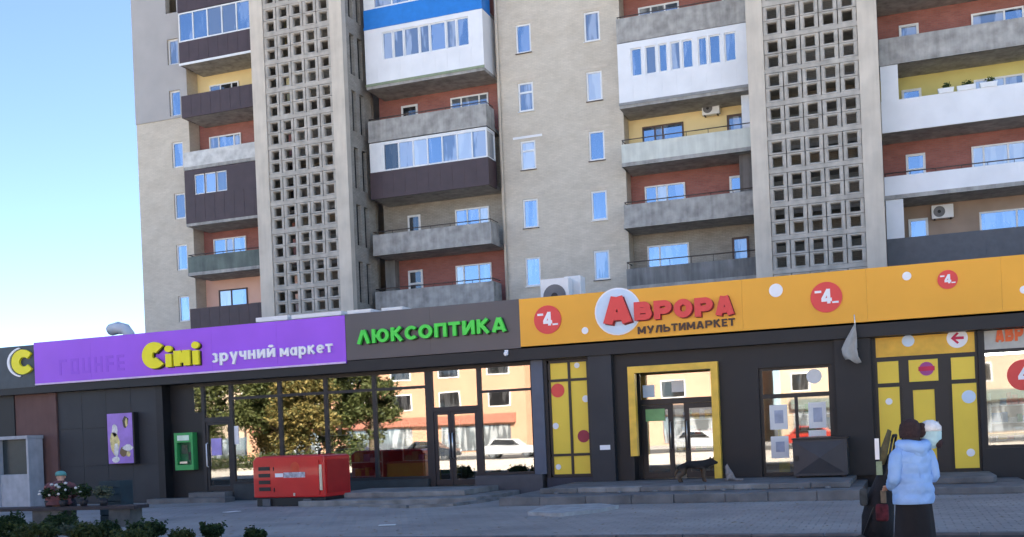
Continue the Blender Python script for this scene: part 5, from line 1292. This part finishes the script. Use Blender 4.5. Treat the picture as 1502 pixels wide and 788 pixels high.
bd = skin('body', J, Bn, SKINM, se); face(bd, (0, .2, 1.07))
RJ = mat('dusky_red_cloth', (0.15, 0.06, 0.065), .85, var=.25, scale=6, bump=.4)
MB().loft(lerp_secs([(0, 0, .44, .24, .2), (0, .02, .6, .23, .18), (0, .07, .78, .24, .17), (0, .11, .89, .22, .14), (0, .14, .95, .13, .1), (0, .16, .99, .07, .07)], 30, .008, 5), 24, wob).build('jacket', RJ, se)
sleeve([(-.14, .1, .91), (-.23, .13, .85), (-.27, .2, .68), (-.19, .29, .64), (-.11, .35, .62)], [.065, .075, .065, .055, .045], se, RJ); sleeve([(.14, .1, .91), (.23, .13, .85), (.27, .2, .68), (.19, .3, .63), (.11, .37, .6)], [.065, .075, .065, .055, .045], se, RJ)
TC = mat('teal_cap', (0.1, 0.3, 0.29), .8, var=.12, scale=9)
MB().loft([(0, .195, 1.1, .098, .108), (0, .19, 1.14, .1, .11), (0, .185, 1.18, .085, .095), (0, .18, 1.205, .05, .055), (0, .18, 1.212, .01, .01)], 28).loft([(0, .29, 1.095, .075, .06), (0, .3, 1.103, .07, .055)], 20).build('cap', TC, se)
TR = mat('dark_trousers', (0.03, 0.03, 0.04), .9)
for s_ in (-1, 1): MB().tube([(s_ * .09, .02, .47), (s_ * .12, .36, .49), (s_ * .125, .41, .44), (s_ * .12, .41, .12)], [.1, .085, .075, .06], 12).build('trouser_leg', TR, se)
se.rotation_euler.z = rad(20); se.location.z = .06; se.scale = (1.2, 1.05, .98)
cr_x, cr_y = along(Ln - 1.65, 1.3)
cr = thing('crate', (cr_x, cr_y, 0), 'dark teal slatted crate standing right of the person in the teal cap', 'crate')
TE = mat('dark_teal_wood', (0.02, 0.04, 0.05), .7, var=.2)
for k in range(6): MB().box(cr_x - .3, cr_x + .3, cr_y - .02, cr_y, .02 + .16 * k, .16 + .16 * k).build('slat', TE, cr)
MB().box(cr_x - .3, cr_x + .3, cr_y + .38, cr_y + .4, .02, .96).build('back_board', TE, cr)
for x in (cr_x - .3, cr_x + .26): MB().box(x, x + .04, cr_y + .001, cr_y + .379, 0.02, .96).build('side_board', TE, cr)

# dog and cat on the platform
DX, DZ = P(1022, 690, 25.3)[0], .316
dg_ = thing('dog', (0, 0, 0), 'black and tan shepherd dog standing at the yellow framed doorway', 'dog'); WORLD[dg_.name] = Vector((0, 0, 0))
J = {'ch': (.22, 0, .46, .115, .1), 'mid': (0, 0, .48, .105, .09), 'loin': (-.2, 0, .5, .085, .075), 'rump': (-.34, 0, .48, .085, .08), 't1': (-.43, 0, .44, .03), 't2': (-.52, 0, .3, .035), 't3': (-.55, 0, .18, .015),
     'nk': (.36, 0, .52, .075), 'hd': (.47, 0, .56, .07, .065), 'mz': (.58, 0, .53, .035), 'ns': (.65, 0, .52, .026), 'e1': (.44, .05, .64, .022), 'e1t': (.44, .06, .7, .007), 'e2': (.44, -.05, .64, .022), 'e2t': (.44, -.06, .7, .007)}
Bn = [('ch', 'mid'), ('mid', 'loin'), ('loin', 'rump'), ('rump', 't1'), ('t1', 't2'), ('t2', 't3'), ('ch', 'nk'), ('nk', 'hd'), ('hd', 'mz'), ('mz', 'ns'), ('hd', 'e1'), ('e1', 'e1t'), ('hd', 'e2'), ('e2', 'e2t')]
for s_, n_, dx in ((1, 'l', 0), (-1, 'r', .05)):
    J.update({'fs' + n_: (.22 + dx, s_ * .08, .38, .055), 'fe' + n_: (.2 + dx, s_ * .085, .27, .036), 'fw' + n_: (.22 + dx, s_ * .085, .13, .024), 'fp' + n_: (.22 + dx, s_ * .085, .03, .026), 'ft' + n_: (.27 + dx, s_ * .085, .022, .022),
              'hh' + n_: (-.32 - dx, s_ * .07, .4, .07), 'hk' + n_: (-.25 - dx, s_ * .085, .27, .048), 'ho' + n_: (-.41 - dx, s_ * .085, .16, .025), 'hp' + n_: (-.38 - dx, s_ * .085, .03, .024), 'hf' + n_: (-.33 - dx, s_ * .085, .022, .022)})
    Bn += [('ch', 'fs' + n_), ('fs' + n_, 'fe' + n_), ('fe' + n_, 'fw' + n_), ('fw' + n_, 'fp' + n_), ('fp' + n_, 'ft' + n_), ('rump', 'hh' + n_), ('hh' + n_, 'hk' + n_), ('hk' + n_, 'ho' + n_), ('ho' + n_, 'hp' + n_), ('hp' + n_, 'hf' + n_)]
def coat_mat():
    m = bpy.data.materials.new('shepherd_coat'); m.use_nodes = True; n = m.node_tree; b = n.nodes['Principled BSDF']; b.inputs['Roughness'].default_value = .85
    tc = n.nodes.new('ShaderNodeTexCoord'); sx = n.nodes.new('ShaderNodeSeparateXYZ'); n.links.new(tc.outputs['Object'], sx.inputs[0])
    ns = n.nodes.new('ShaderNodeTexNoise'); ns.inputs['Scale'].default_value = 9; n.links.new(tc.outputs['Object'], ns.inputs['Vector'])
    ad = n.nodes.new('ShaderNodeMath'); ad.operation = 'MULTIPLY_ADD'; ad.inputs[1].default_value = .16; n.links.new(ns.outputs['Fac'], ad.inputs[0]); n.links.new(sx.outputs[2], ad.inputs[2])
    cr = n.nodes.new('ShaderNodeValToRGB'); cr.color_ramp.elements[0].position = .42; cr.color_ramp.elements[1].position = .5
    cr.color_ramp.elements[0].color = (.1, .065, .04, 1); cr.color_ramp.elements[1].color = (.014, .012, .012, 1)
    n.links.new(ad.outputs[0], cr.inputs[0]); n.links.new(cr.outputs[0], b.inputs['Base Color'])
    return m
skin('body', J, Bn, coat_mat(), dg_, fat=1.4)
dg_.scale = (.86, .86, .86); dg_.location = (DX - .05, 25.3, DZ); dg_.rotation_euler.z = rad(8)
ct = thing('cat', (0, 0, 0), 'small pale grey cat sitting right of the yellow framed doorway', 'cat'); WORLD[ct.name] = Vector((0, 0, 0))
J = {'ru': (0, 0, .09, .075), 'mid': (-.03, 0, .17, .065), 'ch': (-.06, 0, .23, .055), 'nk': (-.07, 0, .29, .035), 'hd': (-.085, 0, .335, .045), 'mz': (-.13, 0, .325, .02), 'e1': (-.075, .028, .385, .014), 'e1t': (-.075, .032, .415, .004), 'e2': (-.075, -.028, .385, .014), 'e2t': (-.075, -.032, .415, .004), 't1': (.1, -.02, .03, .022), 't2': (.22, -.04, .025, .02), 't3': (.3, -.03, .03, .014)}
Bn = [('ru', 'mid'), ('mid', 'ch'), ('ch', 'nk'), ('nk', 'hd'), ('hd', 'mz'), ('hd', 'e1'), ('e1', 'e1t'), ('hd', 'e2'), ('e2', 'e2t'), ('ru', 't1'), ('t1', 't2'), ('t2', 't3')]
for s_, n_ in ((1, 'l'), (-1, 'r')):
    J.update({'fs' + n_: (-.08, s_ * .035, .17, .026), 'fw' + n_: (-.09, s_ * .035, .07, .016), 'fp' + n_: (-.105, s_ * .035, .016, .016), 'hk' + n_: (-.04, s_ * .065, .09, .04), 'hp' + n_: (-.09, s_ * .07, .02, .018)})
    Bn += [('ch', 'fs' + n_), ('fs' + n_, 'fw' + n_), ('fw' + n_, 'fp' + n_), ('ru', 'hk' + n_), ('hk' + n_, 'hp' + n_)]
skin('body', J, Bn, mat('pale_grey_fur', (0.24, 0.22, 0.21), .9, var=.25, scale=14), ct, fat=1.45)
_cx = P(1072, 700, 25.4)[0]; ct.location = (_cx, 25.4, .316)

# ------------------------------------------------------------------ shop interior seen through the clear panes
GOODS = [mat('goods_red', (0.45, 0.08, 0.06), .6), mat('goods_blue', (0.1, 0.2, 0.4), .6), mat('goods_white', (0.6, 0.6, 0.58), .6), mat('goods_green', (0.12, 0.3, 0.12), .6), mat('goods_yellow', (0.7, 0.5, 0.08), .6)]
def rack(x, y, w, label):
    o = thing('shelf_rack', (x, y, .3), label, 'shelf', 'goods racks behind the shop glass')
    for xx in (x, x + w - .04): MB().box(xx, xx + .04, y, y + .4, .301, 2.2).build('upright', MATS['steel'], o)
    for k in range(4):
        z = .5 + .45 * k; MB().box(x + .041, x + w - .041, y, y + .4, z, z + .03).build('shelf', PVC, o); q = x + .06
        while q < x + w - .25:
            b_ = random.uniform(.1, .22); MB().box(q, q + b_, y + .05, y + .3, z + .031, z + random.uniform(.15, .36)).build('goods', random.choice(GOODS), o); q += b_ + .02
rack(2.3, 30.2, 1.5, 'rack of small goods behind the large window at the right edge'); rack(-3.0, 30.0, 1.4, 'rack of goods behind the window with paper notices'); rack(-6.2, 31.0, 1.6, 'rack of goods inside the yellow framed doorway')
rack(-17.5, 30.0, 2.2, 'goods rack behind the purple shop glazing, left one'); rack(-14.6, 30.0, 2.0, 'goods rack behind the purple shop glazing, right one')
ta = thing('table', (2.9, 28.2, .3), 'yellow topped table with thin dark legs behind the right window', 'table')
MB().box(2.1, 4.4, 27.9, 28.6, 1.12, 1.18).build('table_top', YELP, ta)
for a in (2.2, 4.3):
    for b in (27.95, 28.5): MB().box(a, a + .05, b, b + .05, .301, 1.119).build('leg', BLACKM, ta)
co = thing('display_counter', (-13.3, 27.9, .3), 'low yellow display counter behind the glass left of the optician door', 'counter')
MB().box(-14.0, -12.5, 27.7, 28.2, .301, .95).build('front', GOODS[4], co); MB().box(-14.05, -12.45, 27.65, 28.25, .951, 1.0).build('top', mat('counter_wood', (0.3, 0.2, 0.1), .5), co)
TUBE = emit_mat('ceiling_tube', (1.0, 0.93, 0.8), 5.0)
for i, (x0, x1, y_) in enumerate(((1.9, 4.9, 29.2), (1.9, 4.9, 31.8), (-6.5, -3.8, 30.0), (-3.3, -1.0, 29.5))):
    o = thing('ceiling_lamp', ((x0 + x1) / 2, y_, 3.3), ['nearer lit ceiling tube behind the right window', 'farther lit ceiling tube behind the right window', 'lit ceiling tube inside the yellow framed doorway', 'lit ceiling tube behind the window with notices'][i], 'lamp', 'ceiling tubes in the shops')
    MB().box(x0, x1, y_, y_ + .16, 3.33, 3.399).build('fitting', PVC, o); MB().tube([(x0 + .05, y_ + .08, 3.3), (x1 - .05, y_ + .08, 3.3)], .03, 8).build('tube', TUBE, o)

# =================================================================== ACROSS THE SQUARE (seen mirrored in the shop glass)
def opposite(x0, x1, y, h, m_, label, cols, rows, band=None):
    o = thing('opposite_building', ((x0 + x1) / 2, y, 0), label, 'building')
    MB().box(x0, x1, y - 14, y, 0, h).build('wall', m_, o)
    MB().box(x0 - .3, x1 + .3, y - 14.3, y + .3, h + .001, h + .5).build('roof', mat('cornice', (0.55, 0.5, 0.45), .8), o)
    for r in range(rows):
        for c in range(cols):
            w = (x1 - x0) / cols; xx = x0 + w * (c + .28); z = 4.6 + r * 3.1
            f = MB().box(xx, xx + w * .44, y + .001, y + .06, z, z + 1.7).build('window', PVC, o); MB().box(xx + .1, xx + w * .44 - .1, y + .061, y + .07, z + .1, z + 1.6).build('pane', PANE_D, f)
    if band: MB().box(x0 + 1, x1 - 1, y + .001, y + .4, 3.0, 3.9).build('shop_band', band, o)
    for c in range(cols // 2):
        w = (x1 - x0) / (cols // 2); xx = x0 + w * (c + .15); MB().box(xx, xx + w * .7, y + .002, y + .05, .3, 2.8).build('shop_window', PANE_G, o)
ORW = mat('orange_plaster', (0.46, 0.26, 0.17), .85, var=.08, scale=.4); PAW = mat('cream_plaster', (0.44, 0.34, 0.25), .85, var=.08, scale=.4)
opposite(-66, -34, -43, 13, ORW, 'orange plastered building across the square, mirrored left of the optician door', 6, 2, mat('rust_band', (0.32, 0.13, 0.09), .5))
opposite(-33, -12, -45, 12, mat('peach_plaster', (0.48, 0.3, 0.21), .85, var=.08, scale=.4), 'peach plastered building across the square, mirrored in the optician window', 4, 1, mat('dark_band', (0.08, 0.08, 0.09), .5))
opposite(-10, 28, -46, 11, PAW, 'cream plastered building across the square, mirrored in the right doorways', 10, 2, mat('dull_band', (0.16, 0.19, 0.17), .5))
opposite(-130, -68, -50, 12, PAW, 'pale building far left across the square', 14, 3)
added_hedge = thing('added_hedge', (-48, -8.5, 0), 'long clipped leafy row added to darken the foot of the purple shop reflection', 'added_hedge')  # unseen greenery added so the lower shop glass reflects something dark
mb = MB()
for k in range(60): leaves(mb, (-63 + k * .5, -8.5 + random.uniform(-.1, .1), .62), (.45, .5, .6), 230, .09, .35)
mb.build('foliage', leaf_mat('added_hedge_leaves', (0.02, 0.035, 0.012), (0.08, 0.1, 0.03)), added_hedge)
mb = MB()
for k in range(60): mb.tube([(-63 + k * .5, -8.5, 0), (-63 + k * .5 + random.uniform(-.15, .15), -8.5, .8)], [.025, .01], 5)
mb.build('stems', MATS['twig'], added_hedge)
BARK = mat('bark', (0.09, 0.07, 0.05), .95, var=.3, scale=5)
TL1 = leaf_mat('tree_leaves', (0.025, 0.04, 0.012), (0.12, 0.13, 0.045)); TL2 = leaf_mat('autumn_leaves', (0.05, 0.06, 0.018), (0.24, 0.18, 0.06))
def tree(x, y, h, r, lm, label):
    o = thing('tree', (x, y, 0), label, 'tree', 'trees across the square')
    mb = MB(); mb.tube([(x, y, 0), (x + .1, y, h * .3), (x - .05, y + .1, h * .6), (x, y, h * .92)], [.26, .2, .13, .03], 8)
    lb = []
    for k in range(13):
        a = k * 2.4; z0 = h * (.22 + .05 * k); q = r * random.uniform(.55, .95) * (1 - .04 * k); e_ = (x + q * math.cos(a), y + q * math.sin(a), z0 + h * random.uniform(.08, .2))
        mb.tube([(x, y, z0), ((x + e_[0]) / 2, (y + e_[1]) / 2, (z0 + e_[2]) / 2 + .15), e_], [.08, .05, .02], 5); lb.append(e_)
    mb.build('trunk', BARK, o)
    mb = MB()
    for e_ in lb: leaves(mb, e_, (r * .4, r * .4, r * .32), 520, .17, .15)
    for _ in range(14): leaves(mb, (x + random.uniform(-.55, .55) * r, y + random.uniform(-.55, .55) * r, h * random.uniform(.15, .95)), (r * .36, r * .36, r * .36), 420, .17, .15)
    mb.build('crown', lm, o)
for i, (x, y, h, r, lm) in enumerate(((-54, -14, 10, 3.6, TL2), (-49, -12, 11, 3.7, TL1), (-43.6, -14, 10, 3.3, TL1), (-39.4, -11, 9, 2.9, TL2), (-35.8, -14, 9.5, 2.6, TL1), (-59.5, -15, 9, 3, TL1), (2, -15, 8, 2.4, TL1), (-46.5, -17, 9, 3.2, TL2), (-41.5, -18, 10.5, 3.2, TL1))):
    tree(x, y, h, r, lm, ['leafy tree mirrored left in the purple shop glazing', 'tall dark leafy tree mirrored beside the shop doorway pane', 'leafy tree mirrored in the middle pane of the purple shop', 'pale leafy tree mirrored right of the middle pane', 'small leafy tree mirrored just left of the optician door', 'leafy tree far left across the square', 'leafy tree mirrored in the right-hand windows', 'golden leaved tree mirrored behind the taller trees in the purple shop glazing', 'dark leafy tree mirrored farther back above the red generator'][i])
def car(x, y, m_, label, rz=0):
    o = thing('parked_car', (0, 0, 0), label, 'car', 'cars parked along the road'); WORLD[o.name] = Vector((0, 0, 0))
    MB().prism([(-2.1, .3), (2.1, .3), (2.12, .7), (1.95, .82), (1.1, .92), (-1.9, .95), (-2.12, .8)], -.85, .85).build('body', m_, o, .06)
    MB().prism([(-1.75, .951), (1.0, .93), (.35, 1.42), (-1.2, 1.45)], -.74, .74).build('cabin', m_, o, .06)
    for s_ in (-1, 1):
        y_ = s_ * .742; MB().prism([(-1.45, 1.0), (.75, .98), (.28, 1.36), (-1.12, 1.38)], min(y_, y_ + s_ * .012), max(y_, y_ + s_ * .012)).build('side_window', PANE_D, o)
        for xx in (-1.3, 1.3):
            w = MB().ycyl((xx, .31), .31, s_ * .7 - .1, s_ * .7 + .1, 20).build('wheel', MATS['grey_rubber'], o); MB().ycyl((xx, .31), .19, s_ * .7 - .11, s_ * .7 + .11, 16).build('rim', MATS['steel'], w)
        MB().box(2.05, 2.13, s_ * .6 - .15, s_ * .6 + .15, .6, .72).build('headlight', WHITEL, o); MB().box(-2.13, -2.05, s_ * .65 - .12, s_ * .65 + .12, .65, .8).build('tail_light', REDL, o)
    o.location = (x, y, .005); o.rotation_euler.z = rad(rz)
CARW = mat('silver_car_paint', (0.42, 0.43, 0.45), .3, var=.02, coat=.5); CARS = mat('dark_car_paint', (0.03, 0.035, 0.045), .3, var=.02, coat=.5); CARR = mat('red_car_paint', (0.4, 0.03, 0.02), .3, var=.02, coat=.5)
for i, (x, m_, lab) in enumerate(((-27, CARW, 'silver car mirrored low in the optician window'), (-33.5, CARS, 'dark car mirrored low in the optician door'), (-20, CARS, 'dark car parked across the square, nearest the doorway reflection'), (-13, CARW, 'silver car mirrored in the yellow framed doorway'), (-40, CARW, 'silver car mirrored behind the red generator'), (-5, CARR, 'red car parked across the square'))):
    car(x, -19.5, m_, lab, 2 * i - 4)
